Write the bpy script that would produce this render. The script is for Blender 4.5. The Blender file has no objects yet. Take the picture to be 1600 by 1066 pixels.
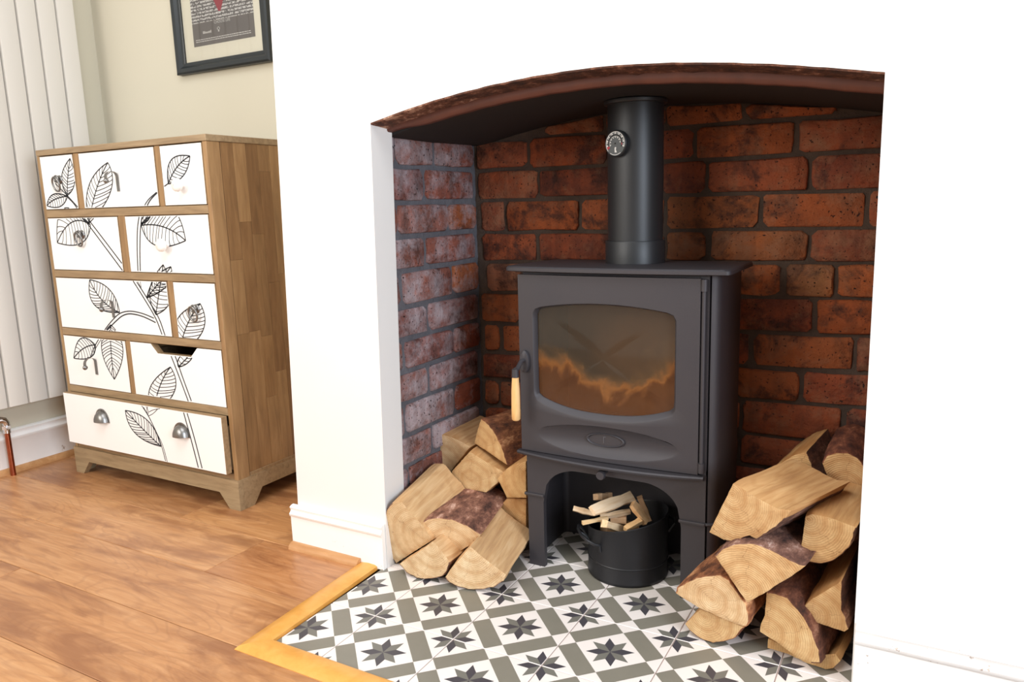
import bpy, bmesh, math, random
from mathutils import Vector, Matrix, noise
random.seed(7)
C = bpy.context.scene.collection
scene = bpy.context.scene

# ------------------------------------------------------------------ camera
F_PX = 1183.7715
CAM = Vector((0.80182, -1.16275, 0.86691))
yaw, pit, rol = -0.507570, 0.179239, -0.026916
fw = Vector((math.sin(yaw)*math.cos(pit), math.cos(yaw)*math.cos(pit), -math.sin(pit)))
r0 = Vector((math.cos(yaw), -math.sin(yaw), 0)); u0 = r0.cross(fw)
rt = math.cos(rol)*r0 + math.sin(rol)*u0
up = -math.sin(rol)*r0 + math.cos(rol)*u0
cd = bpy.data.cameras.new('camera'); cam = bpy.data.objects.new('camera', cd); C.objects.link(cam)
cam.matrix_world = Matrix(((rt.x, up.x, -fw.x, CAM.x), (rt.y, up.y, -fw.y, CAM.y), (rt.z, up.z, -fw.z, CAM.z), (0, 0, 0, 1)))
cd.sensor_width = 36; cd.lens = F_PX/1600*36; cd.clip_start = 0.02
scene.camera = cam

# ------------------------------------------------------------------ world, lights, exposure
w = bpy.data.worlds.new('world'); scene.world = w; w.use_nodes = True
bg = w.node_tree.nodes['Background']; bg.inputs[0].default_value = (1.0, 0.92, 0.82, 1); bg.inputs[1].default_value = 0.36
def area(name, loc, target, sx, sy, power, col):
    l = bpy.data.lights.new(name, 'AREA'); l.shape = 'RECTANGLE'; l.size = sx; l.size_y = sy; l.energy = power; l.color = col
    o = bpy.data.objects.new(name, l); C.objects.link(o); o.location = loc
    o.rotation_euler = (Vector(target)-Vector(loc)).to_track_quat('-Z', 'Y').to_euler()
    return o
area('window_light', (-1.3, -2.7, 1.75), (-.3, 0.4, 0.45), 1.4, 1.3, 36, (1.0, 0.96, 0.90))
area('ceiling_light', (0.0, -0.75, 2.5), (0.1, 0.1, 0.3), 1.7, 1.0, 22, (0.93, 0.96, 1.0))
area('side_window_light', (3.0, -1.5, 1.3), (-0.3, 0.4, 0.5), 1.3, 1.3, 66, (0.78, 0.88, 1.0))
area('left_window_light', (-2.9, -2.6, 1.7), (-0.4, 0.3, 0.5), 1.0, 1.2, 14, (1.0, 0.93, 0.84))
scene.view_settings.view_transform = 'Standard'; scene.view_settings.look = 'None'
scene.view_settings.exposure = 0.62; scene.view_settings.gamma = 1; scene.view_settings.use_curve_mapping = False

# ------------------------------------------------------------------ helpers
def at(px, py, ax, val):
    """the point of the world plane (axis = val) seen at a pixel of the 1600x1066 photograph"""
    d = fw + rt*((px-800)/F_PX) - up*((py-533)/F_PX)
    return CAM + d*((val-CAM[ax])/d[ax])
def on_plane(px, py, p0, n):
    d = fw + rt*((px-800)/F_PX) - up*((py-533)/F_PX)
    return CAM + d*((p0-CAM).dot(n)/d.dot(n))
def lin(c):
    if isinstance(c, str): c = tuple(int(c[i:i+2], 16)/255 for i in (0, 2, 4))
    return tuple((x/12.92 if x <= .04045 else ((x+.055)/1.055)**2.4) for x in c)+(1,)

class NT:
    def __init__(s, name):
        s.m = bpy.data.materials.new(name); s.m.use_nodes = True; s.t = s.m.node_tree
        s.b = s.t.nodes['Principled BSDF']; s.out = s.t.nodes['Material Output']
    def n(s, typ, **k):
        x = s.t.nodes.new(typ)
        for a, v in k.items(): setattr(x, a, v)
        return x
    def l(s, a, b): s.t.links.new(a, b)
    def coord(s, scale=(1, 1, 1), rnd=False, which='Object'):
        tc = s.n('ShaderNodeTexCoord'); mp = s.n('ShaderNodeMapping'); mp.inputs['Scale'].default_value = scale
        if which == 'World':
            g = s.n('ShaderNodeNewGeometry'); src = g.outputs['Position']
        else: src = tc.outputs[which]
        s.l(src, mp.inputs['Vector'])
        if rnd:
            oi = s.n('ShaderNodeObjectInfo'); mu = s.n('ShaderNodeMath', operation='MULTIPLY'); mu.inputs[1].default_value = 37.0
            s.l(oi.outputs['Random'], mu.inputs[0]); s.l(mu.outputs[0], mp.inputs['Location'])
        return mp.outputs[0]
    def noise(s, vec, scale, detail=4, rough=.55, dist=0):
        x = s.n('ShaderNodeTexNoise'); x.inputs['Scale'].default_value = scale; x.inputs['Detail'].default_value = detail
        x.inputs['Roughness'].default_value = rough; x.inputs['Distortion'].default_value = dist
        s.l(vec, x.inputs['Vector']); return x.outputs['Fac']
    def ramp(s, fac, stops):
        r = s.n('ShaderNodeValToRGB'); e = r.color_ramp.elements
        while len(e) < len(stops): e.new(.5)
        for i, (p, c) in enumerate(stops):
            e[i].position = p; e[i].color = lin(c) if not isinstance(c, (int, float)) else (c, c, c, 1)
        s.l(fac, r.inputs[0]); return r.outputs[0]
    def mix(s, fac, a, b, mode='MIX'):
        x = s.n('ShaderNodeMix', data_type='RGBA', blend_type=mode)
        for sock, v in ((x.inputs['Factor'], fac), (x.inputs['A'], a), (x.inputs['B'], b)):
            if hasattr(v, 'is_linked'): s.l(v, sock)
            elif isinstance(v, (int, float)): sock.default_value = v
            else: sock.default_value = lin(v)
        return x.outputs['Result']
    def math(s, op, a, b=None, c=None):
        x = s.n('ShaderNodeMath', operation=op)
        for i, v in enumerate((a, b, c)):
            if v is None: continue
            if hasattr(v, 'is_linked'): s.l(v, x.inputs[i])
            else: x.inputs[i].default_value = v
        return x.outputs[0]
    def bump(s, h, strength=.3, dist=.002):
        b = s.n('ShaderNodeBump'); b.inputs['Strength'].default_value = strength; b.inputs['Distance'].default_value = dist
        s.l(h, b.inputs['Height']); s.l(b.outputs[0], s.b.inputs['Normal'])
    def col(s, c):
        if hasattr(c, 'is_linked'): s.l(c, s.b.inputs['Base Color'])
        else: s.b.inputs['Base Color'].default_value = lin(c)
    def rough(s, r):
        if hasattr(r, 'is_linked'): s.l(r, s.b.inputs['Roughness'])
        else: s.b.inputs['Roughness'].default_value = r

def simple(name, c, rough=.5, metal=0, bump=0, bscale=300, var=None, vscale=20):
    t = NT(name); v = t.coord(which='World')
    if var: t.col(t.mix(t.noise(v, vscale), c, var))
    else: t.col(c)
    t.rough(rough); t.b.inputs['Metallic'].default_value = metal
    if bump: t.bump(t.noise(v, bscale, 3), bump, .001)
    return t.m

M = {}
M['plaster'] = simple('white_plaster', 'E8E5E1', .7, bump=.25, bscale=45, var='E3E0DC', vscale=4)
M['cream_wall'] = simple('cream_plaster', 'CFC9B6', .8, bump=.15, bscale=60)
M['skirting'] = None
t = NT('chipped_white_gloss'); v = t.coord(which='World')
chip = t.ramp(t.noise(v, 26, 5, .7), [(0, 0.0), (.66, 0.0), (.70, 1.0), (1, 1.0)])
t.col(t.mix(chip, 'F4F2EF', 'B9A79A')); t.rough(.35); t.bump(t.noise(v, 60, 4), .3, .0015); M['skirting'] = t.m
M['radiator'] = simple('radiator_white', 'DAD6CE', .35)
M['rad_edge'] = simple('radiator_shadow_gap', '7E6E5E', .7)
M['copper'] = simple('copper', 'B8694A', .3, 1, var='8A4A38', vscale=60)
M['chrome'] = simple('chrome', 'D8D8DC', .12, 1)
M['pewter'] = simple('pewter', '8C8A88', .35, 1, bump=.2, bscale=400)
M['white_knob'] = simple('glazed_white_knob', 'F6F1EC', .1)
M['print'] = simple('dark_leaf_print', '26282E', .6)
M['dark'] = simple('dark_void', '15110F', .9)
M['frame_black'] = simple('black_picture_frame', '22282B', .35)
M['mat'] = simple('picture_mount', 'E6E2D2', .8)
M['poster_dark'] = simple('poster_dark', '75706D', .7)  # poster colours are lightened to stand in for glare on the glass
M['poster_white'] = simple('poster_lettering', 'D8D6D2', .7)
M['poster_red'] = simple('poster_red', 'A2404A', .7)
t = NT('poster_small_print'); v = t.coord(scale=(1, 1, 1), which='World')
sx_ = t.n('ShaderNodeSeparateXYZ'); t.l(v, sx_.inputs[0])
row_ = t.math('GREATER_THAN', t.math('SINE', t.math('MULTIPLY', sx_.outputs['Z'], 2*math.pi/.0105)), -.35)
ltr = t.math('GREATER_THAN', t.noise(v, 190, 2, .6), .46)
t.col(t.mix(t.math('MULTIPLY', row_, ltr), '6A6664', 'D6D4D1')); t.rough(.8); M['poster_text'] = t.m

# stove iron, flue
t = NT('matt_black_iron'); v = t.coord(which='World')
t.col(t.mix(t.noise(v, 9, 3), '38363B', '3F3B3D')); t.rough(.52); t.b.inputs['Metallic'].default_value = .25
t.bump(t.noise(v, 900, 2), .35, .0006); M['iron'] = t.m
M['flue'] = simple('flue_black', '2C2D2F', .42, .3, bump=.15, bscale=900)
M['bucket'] = simple('bucket_black', '232326', .42, .3, bump=.3, bscale=60)
M['gauge_face'] = simple('gauge_face', '4B5052', .4)
M['gauge_white'] = simple('gauge_marks', 'D9D9D6', .5)
M['gauge_red'] = simple('gauge_red_mark', 'A8283A', .5)
M['handle_wood'] = None
# glass of the stove door with soot and amber staining
t = NT('sooty_stove_glass'); v = t.coord()
sep = t.n('ShaderNodeSeparateXYZ'); t.l(v, sep.inputs[0])
n1 = t.noise(v, 9, 6, .6, .6)
edge = t.math('ADD', t.math('MULTIPLY', sep.outputs['Z'], -6.0), t.math('MULTIPLY', t.math('ABSOLUTE', sep.outputs['X']), 2.6))
m = t.math('ADD', edge, t.math('MULTIPLY', t.math('SUBTRACT', n1, .5), 1.6))
mask = t.ramp(m, [(0, .22), (.15, .34), (.36, .70), (.55, .50), (1, .75)])
soot = t.ramp(m, [(0, '6E6252'), (.2, '6A543C'), (.36, '865428'), (.5, '5E361A'), (1, '4A2A16')])
t.col(soot); t.rough(t.ramp(m, [(0, .05), (.5, .28)]))
tr = t.n('ShaderNodeBsdfTransparent'); ms = t.n('ShaderNodeMixShader'); tr.inputs[0].default_value = (.85, .72, .55, 1)
t.l(mask, ms.inputs[0]); t.l(tr.outputs[0], ms.inputs[1]); t.l(t.b.outputs[0], ms.inputs[2])
gl = t.n('ShaderNodeBsdfGlossy'); gl.inputs['Roughness'].default_value = .06
fr = t.n('ShaderNodeFresnel'); fr.inputs[0].default_value = 1.5; ms2 = t.n('ShaderNodeMixShader')
t.l(fr.outputs[0], ms2.inputs[0]); t.l(ms.outputs[0], ms2.inputs[1]); t.l(gl.outputs[0], ms2.inputs[2]); t.l(ms2.outputs[0], t.out.inputs[0])
M['stove_glass'] = t.m
t = NT('picture_glass'); tr = t.n('ShaderNodeBsdfTransparent'); gl = t.n('ShaderNodeBsdfGlossy'); gl.inputs['Roughness'].default_value = .02
fr = t.n('ShaderNodeFresnel'); ms = t.n('ShaderNodeMixShader'); t.l(fr.outputs[0], ms.inputs[0]); t.l(tr.outputs[0], ms.inputs[1]); t.l(gl.outputs[0], ms.inputs[2]); t.l(ms.outputs[0], t.out.inputs[0]); M['pic_glass'] = t.m
M['firebrick'] = simple('firebrick', '9A7248', .9, bump=.4, bscale=50, var='5A3E28', vscale=9)

def brick_mat(name, smear, smear_amt, soot_amt, hot='AC5224'):
    t = NT(name); oi = t.n('ShaderNodeObjectInfo'); v = t.coord(which='World')
    oc = oi.outputs['Color']
    c = t.mix(t.ramp(t.noise(v, 16, 5, .65), [(.35, 0.0), (.65, 1.0)]), t.mix(.35, oc, '3A1A12'), t.mix(.40, oc, hot))
    c = t.mix(t.ramp(t.noise(v, 11, 6, .7, .4), [(.50, 0.0), (.62, soot_amt)]), c, '2E1C18')
    v2 = t.coord(scale=(1, 1, 1.1), which='World')
    c = t.mix(t.ramp(t.math('ADD', t.noise(v2, 15, 7, .72, .15), t.math('MULTIPLY', t.math('SUBTRACT', oi.outputs['Random'], .5), .16)), [(1-smear_amt-.12, 0.0), (1-smear_amt+.10, .8)]), c, smear)
    v3 = t.coord(scale=(22, 22, 1.5), which='World'); c = t.mix(t.ramp(t.noise(v3, 1.6, 2, .4), [(.45, 0.0), (.56, .22)]), c, '3A2018')
    sp = t.ramp(t.noise(v, 170, 2, .5), [(.66, 0.0), (.72, 1.0)])
    c = t.mix(sp, c, '2A1712')
    t.col(c); t.rough(.82)
    h = t.math('ADD', t.noise(v, 30, 6, .7), t.math('MULTIPLY', sp, -.5)); t.bump(h, 1.0, .009); return t.m
M['brick'] = brick_mat('red_brick', '94664A', .40, .78)
M['brick_left'] = brick_mat('limed_red_brick', 'B0A4A8', .47, .6, '9C5640')
def mortar(name, a, b):
    t = NT(name); v = t.coord(which='World'); t.col(t.mix(t.noise(v, 12, 6, .7), a, b)); t.rough(.95); t.bump(t.noise(v, 70, 6, .75), .9, .006); return t.m
M['mortar'] = mortar('sooty_mortar', '281E19', '67564A')
M['mortar_left'] = mortar('grey_mortar', '4C4C52', '77757A')
M['render_ret'] = simple('jamb_plaster', 'EDEEF4', .75, bump=.4, bscale=40)
t = NT('old_arch_timber'); v = t.coord(which='World')
sx_ = t.n('ShaderNodeSeparateXYZ'); t.l(v, sx_.inputs[0]); gx = t.math('MULTIPLY', t.math('LESS_THAN', t.math('ADD', sx_.outputs['X'], t.math('MULTIPLY', t.noise(v, 9, 4), .3)), .08), .10)
c = t.ramp(t.math('ADD', t.noise(v, 34, 6, .75), gx), [(.3, '2A1A15'), (.5, '54301F'), (.62, '855640'), (.70, 'CBA288')])
t.col(c); t.rough(.9); t.bump(t.noise(v, 60, 6, .75), 1.0, .01); M['arch_rough'] = t.m
M['arch_lip'] = simple('brown_arch_lip', '6A3A2A', .6, bump=.5, bscale=50, var='44271F', vscale=25)
M['register'] = simple('register_plate', '1E1817', .8, bump=.2, bscale=40, var='151110', vscale=6)

def wood(name, c1, c2, c3, scale=(1, 14, 14), sc=5, rough=.45, rnd=True, tint=False, rings=0.0, ringcol='8A4F28', which='Object'):
    t = NT(name); v = t.coord(scale=scale, rnd=rnd, which=which)
    n = t.noise(v, sc, 8, .6, .5); c = t.ramp(n, [(.25, c1), (.5, c2), (.75, c3)])
    if rings:
        v2 = t.coord(scale=tuple(1+(s-1)*.30 for s in scale), rnd=rnd, which=which)
        nn = t.noise(v2, sc*.34, 1.5, .4, .3)
        wv = t.math('SINE', t.math('MULTIPLY', nn, 95.0))
        c = t.mix(t.ramp(wv, [(.55, 0.0), (.98, rings)]), c, ringcol)
        kn = t.ramp(t.noise(t.coord(scale=tuple(1+(s-1)*.16 for s in scale), rnd=rnd, which=which), sc*.62, 2, .5), [(.60, 0.0), (.72, .75)])
        c = t.mix(kn, c, ringcol)
    if name == 'laminate_oak':
        c = t.mix(t.ramp(t.noise(t.coord(scale=(1.1, 4.5, 4.5), rnd=True), 3.2, 5, .6, .8), [(.48, 0.0), (.66, .75)]), c, '8E5C3A')
    if tint:
        oi = t.n('ShaderNodeObjectInfo'); c = t.mix(1.0, c, oi.outputs['Color'], 'MULTIPLY')
    t.col(c); t.rough(rough); t.bump(t.noise(t.coord(scale=tuple(s*2 for s in scale), rnd=rnd, which=which), sc*2, 4), .12, .001); return t.m
M['plank'] = wood('laminate_oak', 'B07A4C', 'C18D5E', 'CF9F72', scale=(1, 12, 12), sc=7, rough=.33, tint=True, rings=.22, ringcol='8E5E3C')
M['trim'] = wood('threshold_oak', 'CF8F3C', 'DC9F4C', 'E2AA5C', scale=(8, 8, 8), sc=3, rough=.35)
M['bead'] = wood('bead_oak', 'AE7A4C', 'BE8C5C', 'CA9A6C', scale=(2, 10, 10), sc=6, rough=.4)
M['chest_wood'] = wood('chest_wood', '806A4E', '9A8263', 'AB9372', scale=(1.5, 16, 16), sc=5, rough=.55, tint=True, rnd=True)
M['chest_wood_v'] = wood('chest_wood_upright', '7E6040', '987650', 'AC8A62', scale=(12, 12, 1.5), sc=4, rough=.5, tint=True, rnd=True)
M['drawer_face'] = simple('white_drawer_face', 'F4F3F1', .42)
M['handle_wood'] = wood('handle_ash', 'D09A5A', 'E2B478', 'EBC48E', scale=(20, 20, 2), sc=5, rough=.4)
M['kindling'] = wood('kindling_pine', 'D2AE86', 'E2C6A2', 'EBD6BC', scale=(3, 30, 30), sc=5, rough=.7, tint=True)

def log_end():
    t = NT('log_end_grain'); v = t.coord(); 
    sep = t.n('ShaderNodeSeparateXYZ'); t.l(v, sep.inputs[0])
    n = t.noise(v, 14, 4, .6)
    r2 = t.math('ADD', t.math('POWER', sep.outputs['X'], 2.0), t.math('POWER', sep.outputs['Z'], 2.0))
    r = t.math('ADD', t.math('SQRT', r2), t.math('MULTIPLY', n, .014))
    rg = t.math('SINE', t.math('MULTIPLY', r, 1500.0)); rg2 = t.math('SINE', t.math('MULTIPLY', r, 230.0))
    c = t.ramp(t.noise(v, 22, 6, .65), [(.30, 'B0906A'), (.5, 'C9AC86'), (.70, 'D8C29F')])
    c = t.mix(t.ramp(rg, [(.4, 0.0), (1, .30)]), c, '946C46')
    c = t.mix(t.ramp(rg2, [(.0, 0.0), (1, .34)]), c, 'A87B4C')
    an = t.math('ARCTAN2', sep.outputs['X'], sep.outputs['Z'])
    cr = t.math('SINE', t.math('ADD', t.math('MULTIPLY', an, 5.0), t.math('MULTIPLY', n, 16.0)))
    c = t.mix(t.ramp(cr, [(.9975, 0.0), (1, .6)]), c, '7A5230')
    oi = t.n('ShaderNodeObjectInfo'); c = t.mix(1.0, c, oi.outputs['Color'], 'MULTIPLY')
    t.col(c); t.rough(.85); t.bump(t.math('ADD', t.noise(v, 160, 5, .7), t.math('MULTIPLY', rg, .15)), .55, .002); return t.m
M['log_end'] = log_end()
M['log_split'] = wood('log_split_face', 'A8805A', 'C6A074', 'D8BA92', scale=(16, 1.3, 16), sc=5, rough=.75, tint=True, rings=.2, ringcol='A2703C')
t = NT('log_bark'); v = t.coord(scale=(1, .5, 1)); oi = t.n('ShaderNodeObjectInfo')
c = t.ramp(t.noise(v, 26, 7, .75), [(.34, '2E1E1A'), (.46, '5E4134'), (.56, '826250'), (.66, 'B8A292')])
t.col(t.mix(1.0, c, oi.outputs['Color'], 'MULTIPLY')); t.rough(.85); t.bump(t.noise(v, 60, 7, .75), 1.0, .006); M['bark'] = t.m

# cement tiles
M['tile_white'] = simple('tile_white', 'EFE7E2', .38, var='E8DFD8', vscale=12)
M['tile_grey'] = simple('tile_grey', '7C786C', .4, var='868175', vscale=30)
M['tile_mid'] = simple('tile_mid_grey', '74726A', .4)
M['tile_dark'] = simple('tile_charcoal', '48454A', .4)
M['grout'] = simple('mauve_grout', 'BCA9A4', .9, bump=.4, bscale=200)

def tag(o, label=None, cat=None, group=None, kind=None):
    if label: o['label'] = label
    if cat: o['category'] = cat
    if group: o['group'] = group
    if kind: o['kind'] = kind
    return o
def empty(name, loc, rz=0):
    o = bpy.data.objects.new(name, None); C.objects.link(o); o.location = loc; o.rotation_euler = (0, 0, rz); o.empty_display_size = .05
    return o
def link(name, me, mats, parent=None, color=None, smooth=None):
    o = bpy.data.objects.new(name, me); C.objects.link(o)
    for m in (mats if isinstance(mats, (list, tuple)) else [mats]): me.materials.append(m)
    if smooth is not None:
        me.shade_smooth(); me.set_sharp_from_angle(angle=math.radians(smooth))
    if color: o.color = (color[0], color[1], color[2], 1)
    if parent is not None:
        o.parent = parent
        bpy.context.view_layer.update()
        o.matrix_parent_inverse = parent.matrix_world.inverted()
    return o
def obj(name, verts, faces, mats, parent=None, color=None, smooth=None, origin=None, fm=None):
    if origin is not None:
        origin = Vector(origin); verts = [Vector(v)-origin for v in verts]
    me = bpy.data.meshes.new(name); me.from_pydata([tuple(v) for v in verts], [], faces)
    if fm: me.polygons.foreach_set('material_index', fm)
    me.update()
    bm = bmesh.new(); bm.from_mesh(me); bmesh.ops.recalc_face_normals(bm, faces=bm.faces); bm.to_mesh(me); bm.free()
    o = link(name, me, mats, None, color, smooth)
    if origin is not None: o.location = origin
    if parent is not None:
        bpy.context.view_layer.update(); o.parent = parent; o.matrix_parent_inverse = parent.matrix_world.inverted()
    return o
class MB:
    def __init__(s): s.v = []; s.f = []; s.m = []
    def add(s, vs, fs, mi=0):
        n = len(s.v); s.v += [Vector(v) for v in vs]; s.f += [tuple(i+n for i in f) for f in fs]; s.m += [mi]*len(fs)
    def box(s, a, b, mi=0, bev=0):
        bm = bmesh.new(); bmesh.ops.create_cube(bm, size=1)
        for v in bm.verts: v.co = Vector([(a[i]+b[i])/2 + v.co[i]*(b[i]-a[i]) for i in range(3)])
        if bev: bmesh.ops.bevel(bm, geom=bm.edges[:], offset=bev, segments=1 if bev < .002 else 2, profile=.6, affect='EDGES')
        s.bm(bm, mi)
    def bm(s, bm, mi=0):
        bm.verts.index_update(); s.add([v.co.copy() for v in bm.verts], [tuple(v.index for v in f.verts) for f in bm.faces], mi); bm.free()
    def prism(s, poly, a, b, axis, mi=0):
        """poly of 2D points in the other two axes, extruded along axis"""
        def P(q, t):
            return Vector((t, q[0], q[1])) if axis == 0 else Vector((q[0], t, q[1])) if axis == 1 else Vector((q[0], q[1], t))
        n = len(poly); s.add([P(q, a) for q in poly]+[P(q, b) for q in poly], [tuple(range(n)), tuple(range(2*n-1, n-1, -1))]+[(i, (i+1) % n, n+(i+1) % n, n+i) for i in range(n)], mi)
    def tube(s, pts, r, n=12, mi=0, cap=True):
        pts = [Vector(p) for p in pts]; rr = r if isinstance(r, (list, tuple)) else [r]*len(pts)
        vs = []; ref = None
        for i, p in enumerate(pts):
            d = (pts[min(i+1, len(pts)-1)]-pts[max(i-1, 0)]).normalized()
            if ref is None: ref = Vector((0, 0, 1)) if abs(d.z) < .9 else Vector((1, 0, 0))
            a = d.cross(ref).normalized(); b = a.cross(d); ref = b
            vs += [p+(a*math.cos(2*math.pi*k/n)+b*math.sin(2*math.pi*k/n))*rr[i] for k in range(n)]
        fs = [(i*n+k, i*n+(k+1) % n, (i+1)*n+(k+1) % n, (i+1)*n+k) for i in range(len(pts)-1) for k in range(n)]
        if cap: fs += [tuple(range(n-1, -1, -1)), tuple(range((len(pts)-1)*n, len(pts)*n))]
        s.add(vs, fs, mi)
    def lathe(s, prof, c, n=40, mi=0, dirz=Vector((0, 0, 1)), close=False):
        """profile (radius, height) round the axis dirz through c"""
        q = dirz.to_track_quat('Z', 'Y'); c = Vector(c); vs = []
        for (r, h) in prof:
            vs += [c+q @ Vector((r*math.cos(2*math.pi*k/n), r*math.sin(2*math.pi*k/n), h)) for k in range(n)]
        fs = [(i*n+k, i*n+(k+1) % n, (i+1)*n+(k+1) % n, (i+1)*n+k) for i in range(len(prof)-1) for k in range(n)]
        s.add(vs, fs, mi)
    def grid(s, rows, mi=0, closed=False):
        n = len(rows[0]); vs = [v for r in rows for v in r]
        fs = [(i*n+k, i*n+(k+1) % n, (i+1)*n+(k+1) % n, (i+1)*n+k) for i in range(len(rows)-1) for k in range(n if closed else n-1)]
        s.add(vs, fs, mi)
    def go(s, name, mats, parent=None, color=None, smooth=None, origin=None):
        return obj(name, s.v, s.f, mats, parent, color, smooth, origin, s.m)
def struct(o): o['kind'] = 'structure'; return o

# ------------------------------------------------------------------ room shell
WY = 0.187           # front face of the chimney breast
RY = 0.672           # brick back wall of the recess (mortar face)
AY = 0.682           # back wall of the alcove
LX = -0.322          # left mortar face of the recess
RX = 0.728
HX0, HX1, HY0 = -0.324, 0.742, -0.173
arch = [(-.287, 1.050), (-.16, 1.08), (-.004, 1.099), (.138, 1.109), (.267, 1.110), (.386, 1.101), (.495, 1.088), (.597, 1.073), (.682, 1.058), (.721, 1.050)]
def arch_z(x):
    for (a, za), (b, zb) in zip(arch, arch[1:]):
        if x <= b or b == .721: 
            t_ = (x-a)/(b-a); return za+(zb-za)*t_
def arch_s(x):   # smooth
    return 1.1085 - (0.061*((.235-x)/.522)**2 if x < .235 else 0.058*((x-.235)/.486)**1.75)
XS = [-.287+(.721+.287)*i/48 for i in range(49)]
AR = [(x, arch_s(x)+.0012*noise.noise(Vector((x*30, 0, 0)))) for x in XS]
TOP, RIGHT = 2.3, 2.1
b = MB()
# chimney breast front as quads round the opening
bl = lambda z: -.600+.032*z
def plate(y0, y1):
    left = [(bl(0), 0), (-.313, 0), (-.287, AR[0][1]), (bl(1.05), AR[0][1])]
    b.prism(left, y0, y1, 1)
    b.prism([(bl(1.05), AR[0][1]), AR[0], (-.287, TOP), (bl(TOP), TOP)], y0, y1, 1)
    for (p, q) in zip(AR, AR[1:]): b.prism([p, q, (q[0], TOP), (p[0], TOP)], y0, y1, 1)
    b.prism([AR[-1], (RIGHT, AR[-1][1]), (RIGHT, TOP), (AR[-1][0], TOP)], y0, y1, 1)
    b.prism([(.724, 0), (RIGHT, 0), (RIGHT, AR[-1][1]), (.721, AR[-1][1])], y0, y1, 1)
plate(WY, .262)
b.prism([(bl(0), 0), (-.36, 0), (-.36, TOP), (bl(TOP), TOP)], .2625, AY, 1)
breast = struct(b.go('wall_front', M['plaster'])); 
b = MB(); b.box((-2.05, AY, 0), (-.3, AY+.08, TOP)); struct(b.go('wall_back', M['cream_wall']))
b = MB(); b.box((-2.05, -1.6, 0), (-1.945, AY, TOP)); struct(b.go('wall_left', M['cream_wall']))
b = MB(); b.box((-2.05, -2.2, -.06), (2.3, .75, -.012)); struct(b.go('floor', simple('subfloor', '5A4030', .9)))
floor = bpy.data.objects['floor']

# planks: each board a part of the floor
edges = [-1.587+.196*k for k in range(0, 7)]+[-.415, -.216, -.0245, .170, .366, .562, .682]
edges = sorted(set(round(e, 4) for e in edges if e < -.43)) + [-.415, -.216, -.0245, .170, .366, .562, .682]
joints = {8: [-1.055], 7: [-.711], 6: [-1.62, -.4], 9: [-1.4], 5: [-1.25, .35], 10: [-.9]}
pal = [(.98, .96, .95), (1.04, 1.03, 1.02), (.90, .86, .83), (1.0, 1.0, 1.0), (.95, .92, .90)]
for i in range(len(edges)-1):
    y0, y1 = edges[i], edges[i+1]
    k = i-(len(edges)-1)+10+1
    js = {10: [-.9], 9: [-1.4], 8: [-1.055], 7: [-.711], 6: [-1.72], 5: [-1.15]}.get(k, [-.9+.37*(i % 4), .9-.3*(i % 3)])
    segs = []
    xs = [-1.945]+js+[1.75]
    for a, c in zip(xs, xs[1:]):
        if y0 >= -.3: c = min(c, -.376 if y0 < .1 else -.6)      # stop at the threshold of the hearth / the breast
        if c-a < .02: continue
        segs.append((a, c))
    for j, (a, c) in enumerate(segs):
        yy1 = y1
        if abs(y1+.216) < .01: yy1 = -.2165
        m_ = MB(); g = .0006
        m_.box((a+g, y0+g, -.012), (c-g, yy1-g, 0), bev=.0013)
        colr = random.choice(pal)
        if k == 7 and j == 1: colr = (.88, .80, .76)
        if k == 7 and j == 0: colr = (1.05, 1.05, 1.05)
        if k == 8 and j == 0: colr = (.86, .82, .80)
        if k == 8 and j == 1: colr = (1.04, 1.02, .98)
        m_.go('plank', M['plank'], floor, colr, origin=((a+c)/2, (y0+y1)/2, 0))

# hearth: grout bed, tiles
b = MB(); b.box((HX0, HY0, -.011), (HX1, RY, -.0025)); hearth = b.go('hearth', M['grout'])
tag(hearth, 'tiled hearth with grey, black and white star pattern under the stove', 'hearth')
S = .2
def clip(poly, x0, y0, x1, y1):
    for (ax, s_, v_) in ((0, 1, x0), (0, -1, x1), (1, 1, y0), (1, -1, y1)):
        out = []
        for i in range(len(poly)):
            p, q = poly[i-1], poly[i]; dp = s_*(p[ax]-v_); dq = s_*(q[ax]-v_)
            if (dp >= 0) != (dq >= 0):
                t_ = dp/(dp-dq); out.append((p[0]+(q[0]-p[0])*t_, p[1]+(q[1]-p[1])*t_))
            if dq >= 0: out.append(q)
        poly = out
        if len(poly) < 3: return []
    return poly
def rotp(cx, cy, a, r): return (cx+r*math.cos(a), cy+r*math.sin(a))
shapes = []
pp = S/math.sqrt(2)
for (cx, cy) in ((0, 0), (S, 0), (0, S), (S, S), (S/2, S/2)):
    r = .335*pp; ri = .5412*r
    for k in range(8):
        a = math.radians(22.5+45*k)
        shapes.append(([(cx, cy), rotp(cx, cy, a-math.radians(22.5), ri), rotp(cx, cy, a, r), rotp(cx, cy, a+math.radians(22.5), ri)], 3 if k % 2 == 0 else 2))
for (cx, cy, a) in ((.25, .25, 45), (.75, .75, 45), (.75, .25, 135), (.25, .75, 135)):
    a = math.radians(a); du = (math.cos(a), math.sin(a)); dv = (-du[1], du[0]); hw, hl = .135*pp, .365*pp; cx *= S; cy *= S
    shapes.append(([(cx+sx*hw*du[0]+sy*hl*dv[0], cy+sx*hw*du[1]+sy*hl*dv[1]) for sx, sy in ((-1, -1), (1, -1), (1, 1), (-1, 1))], 1))
full = None
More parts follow.
